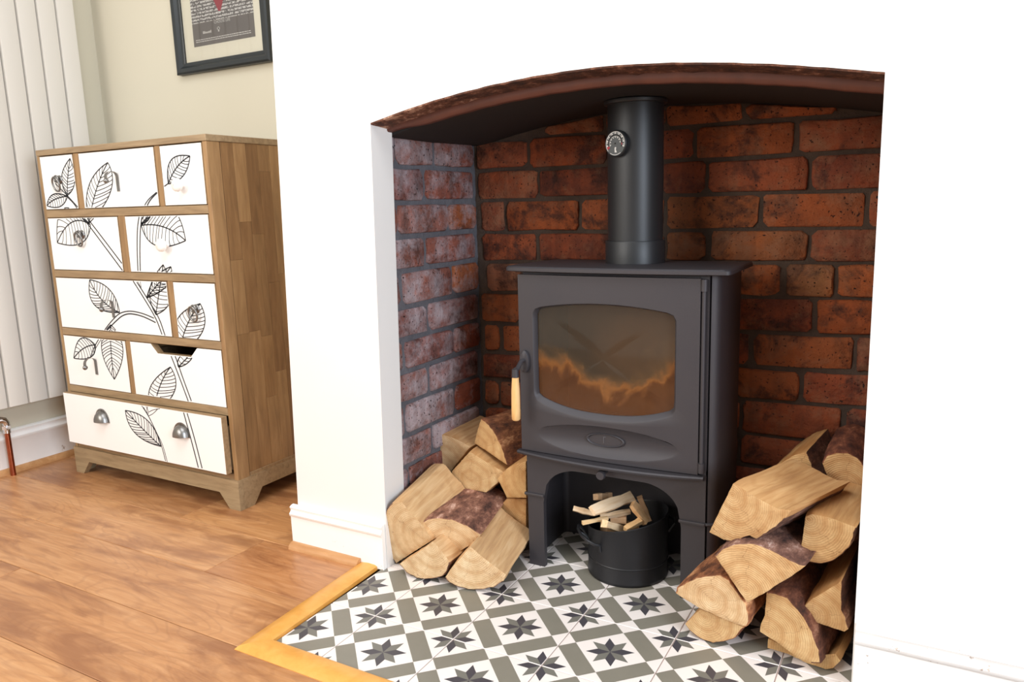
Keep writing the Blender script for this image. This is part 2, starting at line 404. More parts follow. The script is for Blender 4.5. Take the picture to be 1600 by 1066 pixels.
for i in range(-2, 4):
    for j in range(-1, 4):
        ox, oy = i*S, j*S; g = .0011
        x0, y0, x1, y1 = max(HX0-ox, 0)+g, max(HY0-oy, 0)+g, min(HX1-ox, S)-g, min(RY-oy, S)-g
        if x1-x0 < .01 or y1-y0 < .01: continue
        whole = (x0 == g and y0 == g and abs(x1-S+g) < 1e-9 and abs(y1-S+g) < 1e-9)
        if whole and full:
            o = bpy.data.objects.new('tile', full); C.objects.link(o); o.location = (ox, oy, 0); o.parent = hearth; continue
        m_ = MB(); m_.box((x0, y0, -.010), (x1, y1, 0), 0, bev=.0008)
        for poly, mi in shapes:
            q = clip(poly, x0+.0006, y0+.0006, x1-.0006, y1-.0006)
            if q: m_.add([(u, v_, .00022) for u, v_ in q], [tuple(range(len(q)))], mi)
        me = bpy.data.meshes.new('tile'); me.from_pydata([tuple(v_) for v_ in m_.v], [], m_.f); me.polygons.foreach_set('material_index', m_.m)
        o = link('tile', me, [M['tile_white'], M['tile_grey'], M['tile_mid'], M['tile_dark']]); o.location = (ox, oy, 0); o.parent = hearth
        if whole: full = me

# threshold strips around the hearth
def strip(name, path_in, path_out):
    """mitred low dome profile between an inner and an outer line"""
    rows = []
    for (a, c) in zip(path_in, path_out):
        a, c = Vector((*a, 0)), Vector((*c, 0)); rows.append([a+(c-a)*u+Vector((0, 0, h)) for u, h in ((0, -.004), (0.0, .006), (.12, .0085), (.5, .0095), (.88, .007), (1, .0012), (1, -.004))])
    m_ = MB(); m_.grid(rows); n = len(rows[0]); m_.f += [tuple(range(n)), tuple(range(len(m_.v)-1, len(m_.v)-1-n, -1))]; m_.m += [0, 0]
    return m_.go(name, M['trim'], None, smooth=40)
o = strip('threshold_strip', [(HX0, HY0), (-.335, WY-.004)], [(-.376, -.227), (-.390, WY-.012)]); tag(o, 'oak threshold strip along the left side of the tiles, running to the white plinth', 'threshold')
o = strip('threshold_strip', [(HX1, HY0), (HX0, HY0)], [(HX1+.052, -.227), (-.376, -.227)]); tag(o, 'oak threshold strip along the front edge of the tiled hearth', 'threshold')

# baseboards with an ogee top
prof = [(.0, 0), (.0, .088), (-.004, .091), (-.005, .098), (-.001, .101), (.002, .106), (.0, .111), (-.002, .115), (.004, .119), (.010, .120), (.012, .12)]
def board(name, pts, yf, h=.12, wob=0, mat='skirting'):
    """profile swept along x from pts[0] to pts[1]; front face at yf"""
    rows = []
    n = max(2, int(abs(pts[1]-pts[0])/.02)+1)
    for i in range(n):
        x = pts[0]+(pts[1]-pts[0])*i/(n-1)
        rows.append([Vector((x, yf+d+wob*noise.noise(Vector((x*14, z_*30, 0))), z_/.12*h)) for d, z_ in prof]+[Vector((x, yf+.012, 0))])
    m_ = MB(); m_.grid(rows); k = len(rows[0]); m_.f += [tuple(range(k)), tuple(range(len(m_.v)-1, len(m_.v)-1-k, -1))]; m_.m += [0, 0]
    return struct(m_.go(name, M[mat], smooth=50))
board('baseboard_front', (bl(0)-.012, -.314), WY-.013, .115, .0012)
board('baseboard_right', (.727, RIGHT), WY-.013, .128, .0012)
# the alcove's baseboards: left wall one as a turned copy
def board_x(name, y0, y1, xf, h):
    rows = []
    for i in range(2):
        y = (y0, y1)[i]; rows.append([Vector((xf-d, y, z_/.12*h)) for d, z_ in prof]+[Vector((xf-.012, y, 0))])
    m_ = MB(); m_.grid(rows); k = len(rows[0]); m_.f += [tuple(range(k)), tuple(range(2*k-1, k-1, -1))]; m_.m += [0, 0]
    return struct(m_.go(name, M['skirting'], smooth=50))
board_x('baseboard_left', -1.6, AY, -1.932, .15)
board('baseboard_back', (-1.945, bl(0)-.012), AY-.013, .15)
# quarter beads
def bead(name, a, c, r, inward):
    a, c = Vector(a), Vector(c); inward = Vector(inward); rows = []
    for p in (a, c): rows.append([p, p+inward*r]+[p+inward*r*math.cos(t_)+Vector((0, 0, r*math.sin(t_))) for t_ in (.3, .6, .9, 1.2, 1.5)]+[p+Vector((0, 0, r))])
    m_ = MB(); m_.grid(rows, closed=True); k = len(rows[0]); m_.f += [tuple(range(k)), tuple(range(2*k-1, k-1, -1))]; m_.m += [0, 0]
    return struct(m_.go(name, M['bead'], smooth=40))
bead('trim_1', (bl(0)-.012, WY-.0135, 0), (-.385, WY-.0135, 0), .017, (0, -1, 0))
bead('trim_2', (-1.932, -1.6, 0), (-1.932, AY-.02, 0), .019, (1, 0, 0))

# recess: mortar walls
def rough_wall(name, o_, du, dv, nu, nv, nrm, mat, amp=.003):
    o_, du, dv, nrm = map(Vector, (o_, du, dv, nrm)); rows = []
    for j in range(nv+1):
        rows.append([o_+du*(i/nu)+dv*(j/nv)+nrm*amp*noise.fractal((o_+du*(i/nu)+dv*(j/nv))*28, .8, 2.2, 4) for i in range(nu+1)])
    m_ = MB(); m_.grid(rows); back = [o_, o_+du, o_+du+dv, o_+dv]; m_.add([p-nrm*.03 for p in back], [(0, 1, 2, 3)])
    return struct(m_.go(name, mat, smooth=60))
wb = rough_wall('wall_recess_back', (LX-.01, RY, 0), (RX-LX+.02, 0, 0), (0, 0, 1.12), 120, 120, (0, -1, 0), M['mortar'])
wl = rough_wall('wall_recess_left', (LX, .2625, 0), (0, RY-.2625, 0), (0, 0, 1.10), 60, 120, (1, 0, 0), M['mortar_left'])
wr = rough_wall('wall_recess_right', (RX, .2625, 0), (0, RY-.2625, 0), (0, 0, 1.10), 40, 80, (-1, 0, 0), M['mortar'])

def brick(parent, P0, du, dv, nrm, quad, proud, mat, color, rnd=.0032):
    """quad: four (u, v) corners ccw from lower left; a chipped, slightly pillowed brick face"""
    q = [Vector((a, c)) for a, c in quad]; pts = []
    for i in range(4):
        p, n_, l_ = q[i], q[(i+1) % 4], q[i-1]
        e1 = (n_-p); e0 = (l_-p); c_ = random.uniform(.004, .013)
        pts.append(p+e0.normalized()*c_*random.uniform(.5, 1.2)); pts.append(p+e1.normalized()*c_)
        m_ = p+e1*random.uniform(.35, .65); pts.append(m_)
    cen = sum(pts, Vector((0, 0)))/len(pts)
    pts = [p+Vector((random.uniform(-rnd, rnd), random.uniform(-rnd, rnd)))*.6 for p in pts]
    W = lambda p, h: P0+du*p.x+dv*p.y+nrm*h
    n = len(pts); v_ = [W(p, -.012) for p in pts]+[W(p, proud*.55) for p in pts]
    ins = []
    for p in pts:
        d = (cen-p); ins.append(p+Vector((math.copysign(min(abs(d.x), .0035), d.x), math.copysign(min(abs(d.y), .0035), d.y))))
    v_ += [W(p, proud+random.uniform(-.0015, .0015)) for p in ins]
    f_ = [(i, (i+1) % n, n+(i+1) % n, n+i) for i in range(n)]+[(n+i, n+(i+1) % n, 2*n+(i+1) % n, 2*n+i) for i in range(n)]
    v_.append(W(cen, proud)); f_ += [(2*n+i, 2*n+(i+1) % n, 3*n) for i in range(n)]
    return obj('brick', v_, f_, mat, parent, color, smooth=50)
tones = [(.33, .078, .026), (.38, .098, .026), (.26, .056, .022), (.43, .125, .036), (.20, .048, .022), (.33, .085, .034)]
X, Y, Z = Vector((1, 0, 0)), Vector((0, 1, 0)), Vector((0, 0, 1))
# back wall courses: mortar line height at x = -.31 and x = .70 (bottom of each course), top of the first course
LB = [(1.104, 1.104), (1.037, 1.035), (.957, .957), (.879, .876), (.789, .795), (.709, .718), (.622, .640), (.535, .557), (.452, .472), (.371, .391), (.292, .300), (.214, .220), (.136, .141), (.058, .062), (-.02, -.02)]
BK = {
 0: [(-.10, .06), (.07, .22), (.225, .40), (.41, .60)],
 1: [(-.310, -.158), (-.147, .070), (.08, .155), (.165, .288), (.298, .514), (.527, .718)],
 2: [(-.310, -.127), (-.118, .095), (.105, .208), (.217, .319), (.328, .548), (.558, .718)],
 3: [(-.303, -.231), (-.221, -.010), (.000, .085), (.095, .217), (.228, .444), (.455, .668), (.677, .718)],
 4: [(-.302, -.135), (-.122, .095), (.105, .218), (.229, .322), (.337, .554), (.563, .718)],
 5: [(-.291, -.185), (-.175, -.05), (-.04, .07), (.08, .19), (.20, .30), (.31, .39), (.400, .498), (.512, .613), (.622, .718)],
 6: [(-.312, -.190), (-.18, .03), (.04, .25), (.26, .346), (.356, .570), (.581, .718)],
 7: [(-.303, -.258), (-.245, -.03), (-.02, .20), (.21, .430), (.443, .659), (.668, .718)],
 8: [(-.312, -.17), (-.16, .06), (.07, .29), (.30, .392), (.402, .549), (.558, .718)],
 9: [(-.310, -.265), (-.256, -.03), (-.02, .20), (.21, .412), (.423, .642), (.656, .718)],
}
for k in range(10, 14):
    st = [(-.31, -.12), (-.11, .11), (.12, .34), (.35, .53), (.54, .718)] if k % 2 else [(-.31, -.22), (-.21, .0), (.01, .23), (.24, .41), (.42, .63), (.64, .718)]
    BK[k] = st
for k, row in BK.items():
    for (a, c) in row:
        zt = lambda x: LB[k][0]+(LB[k][1]-LB[k][0])*(x+.31)/1.01
        zb = lambda x: LB[k+1][0]+(LB[k+1][1]-LB[k+1][0])*(x+.31)/1.01
        g = random.uniform(.004, .0065)
        top_a, top_c = zt(a)-g, zt(c)-g
        if k == 0: top_a, top_c = min(top_a, arch_s(a)-.022), min(top_c, arch_s(c)-.022)
        tone = random.choice(tones)
        if (k, a) == (5, .512): tone = (.46, .20, .07)
        if k == 5 and a == -.291: tone = (.36, .17, .10)
        if k in (3, 4) and a > .2 and a < .4: tone = (.36, .12, .035)
        brick(wb, Vector((0, RY, 0)), X, Z, -Y, [(a, zb(a)+g), (c, zb(c)+g), (c, top_c), (a, top_a)], random.uniform(.005, .009), M['brick'], tone)
LL = [1.037, .962, .877, .795, .714, .626, .546, .465, .386, .304, .228, .150, .074, -.002]
LK = {0: [(.2635, .303), (.313, .464), (.478, .655)], 1: [(.2635, .413), (.428, .650)], 2: [(.2635, .298), (.308, .516), (.528, .658)],
      3: [(.2635, .408), (.421, .650)], 4: [(.2635, .300), (.314, .524), (.536, .660)], 5: [(.2635, .406), (.418, .652)], 6: [(.2635, .296), (.310, .519), (.530, .657)],
      7: [(.2635, .399), (.410, .640)], 8: [(.2635, .290), (.300, .513), (.524, .655)], 9: [(.2635, .400), (.411, .640)], 10: [(.2635, .289), (.301, .51), (.52, .655)],
      11: [(.2635, .40), (.41, .64)], 12: [(.2635, .33), (.34, .55), (.56, .655)]}
ltones = [(.30, .105, .075), (.25, .10, .09), (.30, .13, .105), (.27, .085, .06), (.32, .12, .075)]
for k, row in LK.items():
    for (a, c) in row:
        g = random.uniform(.005, .008)
        brick(wl, Vector((LX, 0, 0)), Y, Z, X, [(a, LL[k+1]+g), (c, LL[k+1]+g-.003*(k > 6)), (c, LL[k]-g), (a, LL[k]-g)], random.uniform(.005, .010), M['brick_left'], random.choice(ltones) if a < .5 else random.choice(tones))
for k in range(13):
    row = [(.27, .36), (.37, .58), (.59, .66)] if k % 2 else [(.27, .47), (.48, .66)]
    for (a, c) in row:
        brick(wr, Vector((RX, 0, 0)), Y, Z, -X, [(a, LL[k+1]+.005), (c, LL[k+1]+.005), (c, LL[k]-.005), (a, LL[k]-.005)], .003, M['brick'], random.choice(tones))

# arch: ragged soffit, brown lip, register plate
rows = []
for (x, z_) in AR:
    r = []
    for j, y in enumerate((WY+.0005, WY+.012, WY+.026, WY+.042, WY+.058, .262)):
        d = .0035*noise.fractal(Vector((x*45, y*90, 3)), .8, 2.2, 4)-.001
        if j == 0: d = -.0004
        r.append(Vector((x, y, z_-.003+d-.07*(y-WY)*(1 if j else 0))))
    r.append(Vector((x, .262, z_+.01))); r.append(Vector((x, WY+.001, z_+.01)))
    rows.append(r)
b = MB(); b.grid(rows, closed=True); struct(b.go('trim_3', M['arch_rough'], smooth=60))
rows = []
for i, (x, z_) in enumerate(AR):
    e = min(1, (x+.287)/.10)
    y0 = .246+.0015*noise.noise(Vector((x*20, 5, 0))); zz = z_-.010-.001*noise.noise(Vector((x*16, 9, 0)))
    h = .016*max(.35, e)
    rows.append([Vector((x-.02*(i == 0), y0, zz+.012)), Vector((x, y0-.002, zz-h*.3)), Vector((x, y0+.001, zz-h*.9)), Vector((x, y0+.006, zz-h)), Vector((x, y0+.016, zz-h)), Vector((x, y0+.016, zz+.012))])
b = MB(); b.grid(rows, closed=True); struct(b.go('trim_4', M['arch_lip'], smooth=60))
rows = []
for i in range(49):
    x = LX+(RX-LX)*i/48; xx = min(max(x, -.287), .721); z_ = arch_s(xx)-.021
    rows.append([Vector((x, .262, z_)), Vector((x, .45, z_-.003)), Vector((x, RY, z_)), Vector((x, RY, z_+.012)), Vector((x, .262, z_+.012))])
b = MB(); b.grid(rows, closed=True); struct(b.go('ceiling_recess', M['register'], smooth=60))

# ------------------------------------------------------------------ stove
stove = empty('wood_burning_stove', (.207, .46, 0)); tag(stove, 'matt dark grey cast iron wood burning stove in the brick fireplace', 'stove')
SX0, SX1, SY0, SY1 = -.020, .434, .362, .575
def rrect(x0, x1, y0, y1, r, n=6):
    out = []
    for (cx, cy, a0) in ((x1-r, y0+r, -90), (x1-r, y1-r, 0), (x0+r, y1-r, 90), (x0+r, y0+r, 180)):
        out += [(cx+r*math.cos(math.radians(a0+90*i/n)), cy+r*math.sin(math.radians(a0+90*i/n))) for i in range(n+1)]
    return out
ro = rrect(SX0, SX1, SY0, SY1, .022); ri = rrect(SX0+.008, SX1-.008, SY0+.008, SY1-.008, .015)
# open front: drop the front span between the two front corners
start = 3   # middle of the right front corner ... to middle of the left front corner
seq = list(range(1, len(ro)-1))
b = MB()
n = len(seq); vs = []
for (ring, z_) in ((ro, 0), (ro, .716), (ri, .716), (ri, 0)):
    vs += [Vector((ring[i][0], ring[i][1], z_)) for i in seq]
fs = []
for a in range(4):
    for i in range(n-1): fs.append((a*n+i, a*n+i+1, ((a+1) % 4)*n+i+1, ((a+1) % 4)*n+i))
fs += [(0, n, 2*n, 3*n), (n-1, 4*n-1, 3*n-1, 2*n-1)]
b.add(vs, fs); b.go('body_shell', M['iron'], stove, smooth=35)
# lower front with arched opening to the floor
def arch_low(u):   # u 0..1 across the opening
    x = .029+(.362-.029)*u
    return x, .262*max(0, 1-abs(2*u-1)**3.6)**.42+.004*math.sin(u*9)*0
outer_r = .4155
N = 40; b = MB(); rows = []
arc = [arch_low(i/N) for i in range(N+1)]; arc = [(x, min(.255, .165+(z_)*.36) if i not in (0, N) else .165) for i, (x, z_) in enumerate(arc)]
fz = .300
for y, nm in ((SY0-.002, 0), (SY0+.010, 1)):
    top = [Vector((x, y, fz)) for x, z_ in arc]; bot = [Vector((x, y, z_)) for x, z_ in arc]
    rows.append(bot); rows.insert(0 if nm == 0 else len(rows), top)
rows = [rows[0], rows[1], rows[2], rows[3]]
b.grid([[Vector((x, SY0-.002, fz)) for x, z_ in arc], [Vector((x, SY0-.002, z_)) for x, z_ in arc], [Vector((x, SY0+.012, z_)) for x, z_ in arc], [Vector((x, SY0+.012, fz)) for x, z_ in arc]])
b.prism([(-.012, 0), (.029, 0), (.029, fz), (-.0135, fz)], SY0-.002, SY0+.012, 1)
b.prism([(.362, 0), (.414, 0), (.414, fz), (.362, fz)], SY0-.002, SY0+.012, 1)
b.go('lower_front', M['iron'], stove)
b = MB(); b.box((.396, SY0-.0015, .29), (.414, SY0+.012, .716)); b.box((-.013, SY0, .29), (0.0, SY0+.012, .716)); b.box((0, SY0, .69), (.40, SY0+.012, .716)); b.go('front_frame', M['iron'], stove)
b = MB(); b.box((SX0+.009, SY0+.013, .288), (SX1-.009, SY1-.009, .296)); b.go('hearth_plate', M['iron'], stove)
b = MB(); b.box((.0, .548, .30), (.41, .562, .70)); b.box((.0, .40, .30), (.012, .548, .70)); b.box((.40, .40, .30), (.412, .548, .70)); b.box((.012, .40, .296), (.40, .548, .312)); b.go('firebrick_lining', M['firebrick'], stove)
b = MB(); b.tube([(.02, .41, .385), (.395, .41, .385)], .007, 10); b.go('log_guard', M['iron'], stove)
# top plate
def plate_top():
    pts = []
    xl, xr, yf, yb = -.050, .459, .340, .560
    for i in range(25):
        u = i/24; x = xl+.012+(xr-.012-xl-.012)*u; pts.append((x, yf-.014*(1-(2*u-1)**2)))
    for i in range(1, 6):
        a = math.radians(-90+90*i/6); pts.append((xr-.012+.012*math.cos(a), yf+.012+.012*math.sin(a)))
    pts += [(xr, yf+.014), (xr-.002, yb)]
    pts += [(xl+.03, yb), (xl, yf+.06), (xl, yf+.012), (xl+.004, yf+.004)]
    return pts
P_ = plate_top(); b = MB(); rings = []
cx, cy = .205, .45
for (ins, z_) in ((.005, .7155), (0, .7175), (0, .7245), (.003, .7275), (.02, .7280)):
    rings.append([Vector((x+(cx-x)*ins/.25, y+(cy-y)*ins/.12, z_)) for x, y in P_])
b.grid(rings, closed=True); n = len(P_); b.f += [tuple(range(n-1, -1, -1)), tuple(range(4*n, 5*n))]; b.m += [0, 0]
b.go('top_plate', M['iron'], stove, smooth=40)
# door
DX0, DX1, DZ0, DZ1 = -.0205, .3985, .2945, .7085
bow = lambda x: -.008*(1-((x-.19)/.21)**2)
DY = .350
def loop_rect(x0, x1, z0, z1, cx, cz, N=72):
    pts = []
    for i in range(N):
        a = 2*math.pi*i/N; dx, dz = math.cos(a), math.sin(a)
        t_ = min((x1-cx)/dx if dx > 1e-9 else ((x0-cx)/dx if dx < -1e-9 else 1e9), (z1-cz)/dz if dz > 1e-9 else ((z0-cz)/dz if dz < -1e-9 else 1e9))
        pts.append([cx+dx*t_, cz+dz*t_])
    for (qx, qz) in ((x0, z0), (x1, z0), (x1, z1), (x0, z1)):
        k = min(range(N), key=lambda j: (pts[j][0]-qx)**2+(pts[j][1]-qz)**2); pts[k] = [qx, qz]
    return pts
def win_loop(ins_x, ins_t, ins_b, cx, cz, N=72):
    x0, x1 = .0165+ins_x, .3505-ins_x
    def top(x): return .650-.016*((x-.185)/.165)**2-ins_t
    def bot(x): return .388+.030*abs((x-.185)/.165)**2.4+ins_b
    R_ = .020-ins_x*.5
    pts = []
    for i in range(N):
        a = 2*math.pi*i/N; dx, dz = math.cos(a), math.sin(a); t_ = 0; lo, hi = 0, .4
        for _ in range(26):
            m_ = (lo+hi)/2; x, z_ = cx+dx*m_, cz+dz*m_
            ok = x0 <= x <= x1 and bot(x) <= z_ <= top(x)
            if ok:   # rounded corners
                for (ccx, ccz) in ((x0+R_, top(x0+R_)-R_), (x1-R_, top(x1-R_)-R_), (x0+R_, bot(x0+R_)+R_), (x1-R_, bot(x1-R_)+R_)):
                    if ((x < x0+R_) if ccx < cx else (x > x1-R_)) and ((z_ > ccz) if ccz > cz else (z_ < ccz)):
                        if (x-ccx)**2+(z_-ccz)**2 > R_*R_: ok = False
            if ok: lo = m_
            else: hi = m_
        pts.append([cx+dx*lo, cz+dz*lo])
    return pts
b = MB(); ZS = .378; wc = (.184, .525); N = 96
R0 = loop_rect(DX0, DX1, ZS, DZ1, *wc, N); R1 = win_loop(0, 0, 0, *wc, N); R2 = win_loop(.006, .004, .013, *wc, N)
def mk(loop, y): return [Vector((p[0], y+bow(p[0]), p[1])) for p in loop]
Rm = [[(a[0]*.5+c[0]*.5), (a[1]*.5+c[1]*.5)] for a, c in zip(R0, R1)]
b.grid([mk(R0, DY), mk(Rm, DY), mk(R1, DY), mk([[a[0]*.75+c[0]*.25, a[1]*.75+c[1]*.25] for a, c in zip(R1, R2)], DY+.0015), mk(R2, DY+.012), mk(R2, DY+.016)], closed=True)
oc = (.191, .340); R3 = loop_rect(DX0, DX1, DZ0, ZS, *oc, N)
def ell(t_, N=96):
    return [[oc[0]+.168*t_*math.cos(2*math.pi*i/N)+(.0), oc[1]+.036*t_*math.sin(2*math.pi*i/N)] for i in range(N)]
loops = [mk(R3, DY), mk([[a[0]*.5+c[0]*.5, a[1]*.5+c[1]*.5] for a, c in zip(R3, ell(1))], DY)]
for t_ in (1, .97, .9, .8, .68, .55, .4, .2, .02):
    loops.append(mk(ell(t_), DY+.013*(1-t_**2.2)))
b.grid(loops, closed=True)
# door edges
rim = [(DX0, DZ0), (DX0, DZ1)]
for (x) in (DX0, DX1): b.add([(x, DY+bow(x), DZ0), (x, DY+bow(x), DZ1), (x, SY0, DZ1), (x, SY0, DZ0)], [(0, 1, 2, 3)])
xs_ = [DX0+(DX1-DX0)*i/20 for i in range(21)]
for z_ in (DZ0, DZ1): b.grid([[Vector((x, DY+bow(x)-.0001, z_)) for x in xs_], [Vector((x, SY0, z_)) for x in xs_]])
door = b.go('door', M['iron'], stove, smooth=35)
G = [Vector((p[0], DY+.0145+bow(p[0]), p[1])) for p in R2]; gc = Vector((.184, 0, .525))
b = MB(); n = len(G); b.add(G+[Vector((.184, DY+.0145+bow(.184), .525))], [(i, (i+1) % n, n) for i in range(n)]); sg_ = b.go('glass', M['stove_glass'], door, origin=(.184, DY, .50))
if sg_.data.polygons[0].normal.y > 0: sg_.data.flip_normals()
# oval medallion
b = MB(); mc = Vector((.190, DY+.0135+bow(.19), .3425)); rings = []
for (t_, d) in ((1, 0.0), (1, -.005), (.93, -.0065), (.86, -.005), (.84, -.003), (.4, -.003), (.01, -.003)):
    rings.append([mc+Vector((.046*t_*math.cos(2*math.pi*i/48), d, .0155*t_*math.sin(2*math.pi*i/48))) for i in range(48)])
b.grid(rings, closed=True); md = b.go('medallion', M['iron'], door, smooth=40)
b = MB(); b.box((mc.x-.004, mc.y-.0045, mc.z-.007), (mc.x-.0028, mc.y-.003, mc.z+.008)); b.box((mc.x-.003, mc.y-.0045, mc.z+.0068), (mc.x+.001, mc.y-.003, mc.z+.008)); b.go('raised_mark', simple('mark_grey', '6A6B70', .4, .5), md)
# hinge rod
b = MB(); b.tube([(.405, .353, .305), (.405, .353, .705)], .0045, 12)
b.tube([(.405, .3525, .683), (.405, .3525, .707)], .0068, 12); b.tube([(.405, .3525, .299), (.405, .3525, .320)], .0068, 12); b.go('hinge', M['iron'], stove, smooth=40)
# ledge
b = MB(); rows = []
for i in range(31):
    u = i/30; x = -.030+(.412+.030)*u; k = (1-abs(2*u-1)**2.2); y = .345-.026*k
    h = .0055; rows.append([Vector((x, .360, .2925)), Vector((x, y, .2925)), Vector((x, y-.003, .2895)), Vector((x, y-.001, .2850)), Vector((x, y+.008, .2825)), Vector((x, .360, .2800))])
b.grid(rows, closed=True); b.f += [tuple(range(6)), tuple(range(len(b.v)-1, len(b.v)-7, -1))]; b.m += [0, 0]; b.go('ash_lip', M['iron'], stove, smooth=40)
b = MB(); b.lathe([(.0001, -.022), (.009, -.022), (.0105, -.019), (.0105, -.012), (.005, -.010), (.005, .02)], (.188, .346, .268), 24, dirz=Vector((0, 1, .0))); b.go('air_control_knob', M['iron'], stove, smooth=40)
# bands on the legs
b = MB(); b.box((-.020, SY0-.007, .178), (.0315, SY0, .185), bev=.002); b.go('leg_band', M['iron'], stove)
b = MB(); rr_ = rrect(.350, SX1+.005, SY0-.007, SY1, .026)
b.box((.357, SY0-.007, .178), (.415, SY0, .185), bev=.002)
b.tube([(.41, SY0-.0025, .1815)]+[(SX1-.022+.0235*math.cos(math.radians(-90+15*i)), SY0+.022+.0235*math.sin(math.radians(-90+15*i)), .1815) for i in range(7)]+[(SX1+.0015, SY1-.03, .1815)], .0036, 8); b.go('leg_band', M['iron'], stove)
# latch handle
hp = at(820, 565, 1, .344)
b = MB(); rings = []
for (t_, d) in ((1, .004), (1, -.003), (.9, -.005), (.3, -.005), (.01, -.005)): rings.append([hp+Vector((.012*t_*math.cos(2*math.pi*i/24), d, .026*t_*math.sin(2*math.pi*i/24))) for i in range(24)])
b.grid(rings, closed=True); b.go('latch_plate', M['iron'], door, smooth=40)
hk = at(805, 581, 1, .308); hb = at(803, 657, 1, .306)
b = MB(); b.tube([hp+Vector((0, .0, .004)), hp+Vector((-.002, -.014, .003)), hk+Vector((.002, .006, .004)), hk+Vector((0, 0, .004))], [.005, .005, .0055, .006], 10)
b.tube([hk+Vector((0, 0, .006)), hk+Vector((0, 0, -.013))], [.0075, .0085], 16); b.go('latch_arm', M['iron'], door, smooth=40)
hb = Vector((hk.x-.001, hk.y, hb.z)); b = MB()
b.tube([hk+Vector((0, 0, -.013)), hk.lerp(hb, .4), hk.lerp(hb, .8), hk.lerp(hb, .97), hb], [.0078, .0098, .0105, .0100, .007], 16); b.go('wooden_grip', M['handle_wood'], door, smooth=50, origin=hk)['label'] = 'pale wooden grip'

# flue
flue = empty('flue_pipe', (.209, .492, .728)); tag(flue, 'black round flue pipe rising from the stove top into the arch', 'flue pipe')
fc = Vector((.209, .492, 0))
b = MB(); b.lathe([(.0618, .775), (.0618, 1.087)], fc, 56); b.go('pipe', M['flue'], flue, smooth=40)
b = MB(); b.lathe([(.060, .7282), (.0675, .7282), (.0675, .7765), (.0665, .7785), (.0618, .7785)], fc, 56); b.go('collar', M['flue'], flue, smooth=40)
b = MB(); b.lathe([(.0618, 1.074), (.069, 1.075), (.070, 1.078), (.070, 1.082), (.0618, 1.086)], fc, 56); b.go('top_ring', M['flue'], flue, smooth=40)
# gauge, facing out from the pipe towards the left front
gd = at(965, 225, 1, .44)-Vector((fc.x, fc.y, 0)); gz = at(965, 225, 1, .44).z
gdir = Vector((-.28, -.96, 0)).normalized(); gcen = Vector((fc.x, fc.y, gz))+gdir*.062
gauge = empty('flue_thermometer', gcen); tag(gauge, 'small round black thermometer dial stuck on the flue pipe', 'thermometer')
ex = Vector((-gdir.y, gdir.x, 0)); 
if ex.x < 0: ex = -ex
def gp(x, z_, h): return gcen+ex*x+Z*z_+gdir*h
def disc(mb, r, h, n=40, r0=0): 
    mb.add([gp(r*math.cos(2*math.pi*i/n), r*math.sin(2*math.pi*i/n), h) for i in range(n)], [tuple(range(n))])
b = MB(); b.grid([[gp(r*math.cos(2*math.pi*i/48), r*math.sin(2*math.pi*i/48), h) for i in range(48)] for r, h in ((.027, -.004), (.0285, .002), (.0285, .010), (.027, .0115), (.0255, .0105), (.001, .0105))], closed=True); b.go('case', M['flue'], gauge, smooth=40)
b = MB(); disc(b, .0258, .0110); b.go('dial', M['gauge_face'], gauge)
def arcs(mb, r0_, r1_, a0, a1, h, n=24):
    mb.grid([[gp(r*math.cos(math.radians(a0+(a1-a0)*i/n)), r*math.sin(math.radians(a0+(a1-a0)*i/n)), h) for i in range(n+1)] for r in (r0_, r1_)])
b = MB(); arcs(b, .0165, .0188, -25, 205, .0113); b.go('dial_track', M['dark'], gauge)
b = MB(); arcs(b, .0240, .0252, -20, 218, .0113); arcs(b, .0152, .0160, 20, 205, .0113); arcs(b, .0235, .0246, 235, 305, .0113)
for a in range(-20, 200, 26):
    arcs(b, .0200, .0236, a, a+8, .01135, 3)
    arcs(b, .0200, .0236, a+12, a+15, .01135, 3)
    if a > 0: arcs(b, .0120, .0145, a, a+11, .01135, 3)
b.add([gp(x, z_, .0115) for x, z_ in ((-.0015, -.019), (.0042, -.019), (.0022, -.014), (.0015, -.0115), (.003, -.0095), (.0015, -.0075), (-.001, -.0080), (-.0018, -.011))], [tuple(range(8))])
b.go('dial_marks', M['gauge_white'], gauge)
b = MB(); arcs(b, .0165, .0236, 198, 212, .0116, 4); b.go('red_mark', M['gauge_red'], gauge)
b = MB(); arcs(b, .0165, .0185, -12, 2, .0116, 4); b.go('red_mark', M['gauge_red'], gauge)
b = MB(); b.add([gp(-.0018*math.cos(a)*1, .0018*math.sin(a), .0118) for a in [2*math.pi*i/12 for i in range(12)]], [tuple(range(12))]); b.go('dial_pin', M['dark'], gauge)

# ------------------------------------------------------------------ bucket with kindling
bc = Vector((.212, .437, 0)); br_ = .094
bucket = empty('kindling_bucket', bc); tag(bucket, 'black metal bucket filled with kindling under the stove', 'bucket')
def rimz(a, r): return .133+.20*(r*math.cos(a)+.0)+.04*r*math.sin(a)
b = MB(); rows = []
K = 56
prof_b = [(.001, .003, 0), (.088, .002, 0), (.0925, .0, 0), (.095, .003, 0), (.095, .008, 0), (.0935, .011, 0), (.0935, .6, 1), (.094, 1.0, 1), (.0955, 1.02, 1), (.0935, 1.03, 1), (.092, 1.0, 1), (.091, .1, 1), (.001, .012, 0)]
for (r, h, rel) in prof_b:
    rows.append([bc+Vector((r*math.cos(2*math.pi*k/K), r*math.sin(2*math.pi*k/K), h*rimz(2*math.pi*k/K, r) if rel else h)) for k in range(K)])
b.grid(rows, closed=True); b.go('bucket_body', M['bucket'], bucket, smooth=40)
b = MB(); b.lathe([(.0935, .041), (.0948, .043), (.0935, .045)], bc, 56); b.go('bucket_ridge', M['bucket'], bucket, smooth=40)
def bp_(a, r, z_): a = math.radians(a); return bc+Vector((r*math.cos(a), r*math.sin(a), z_))
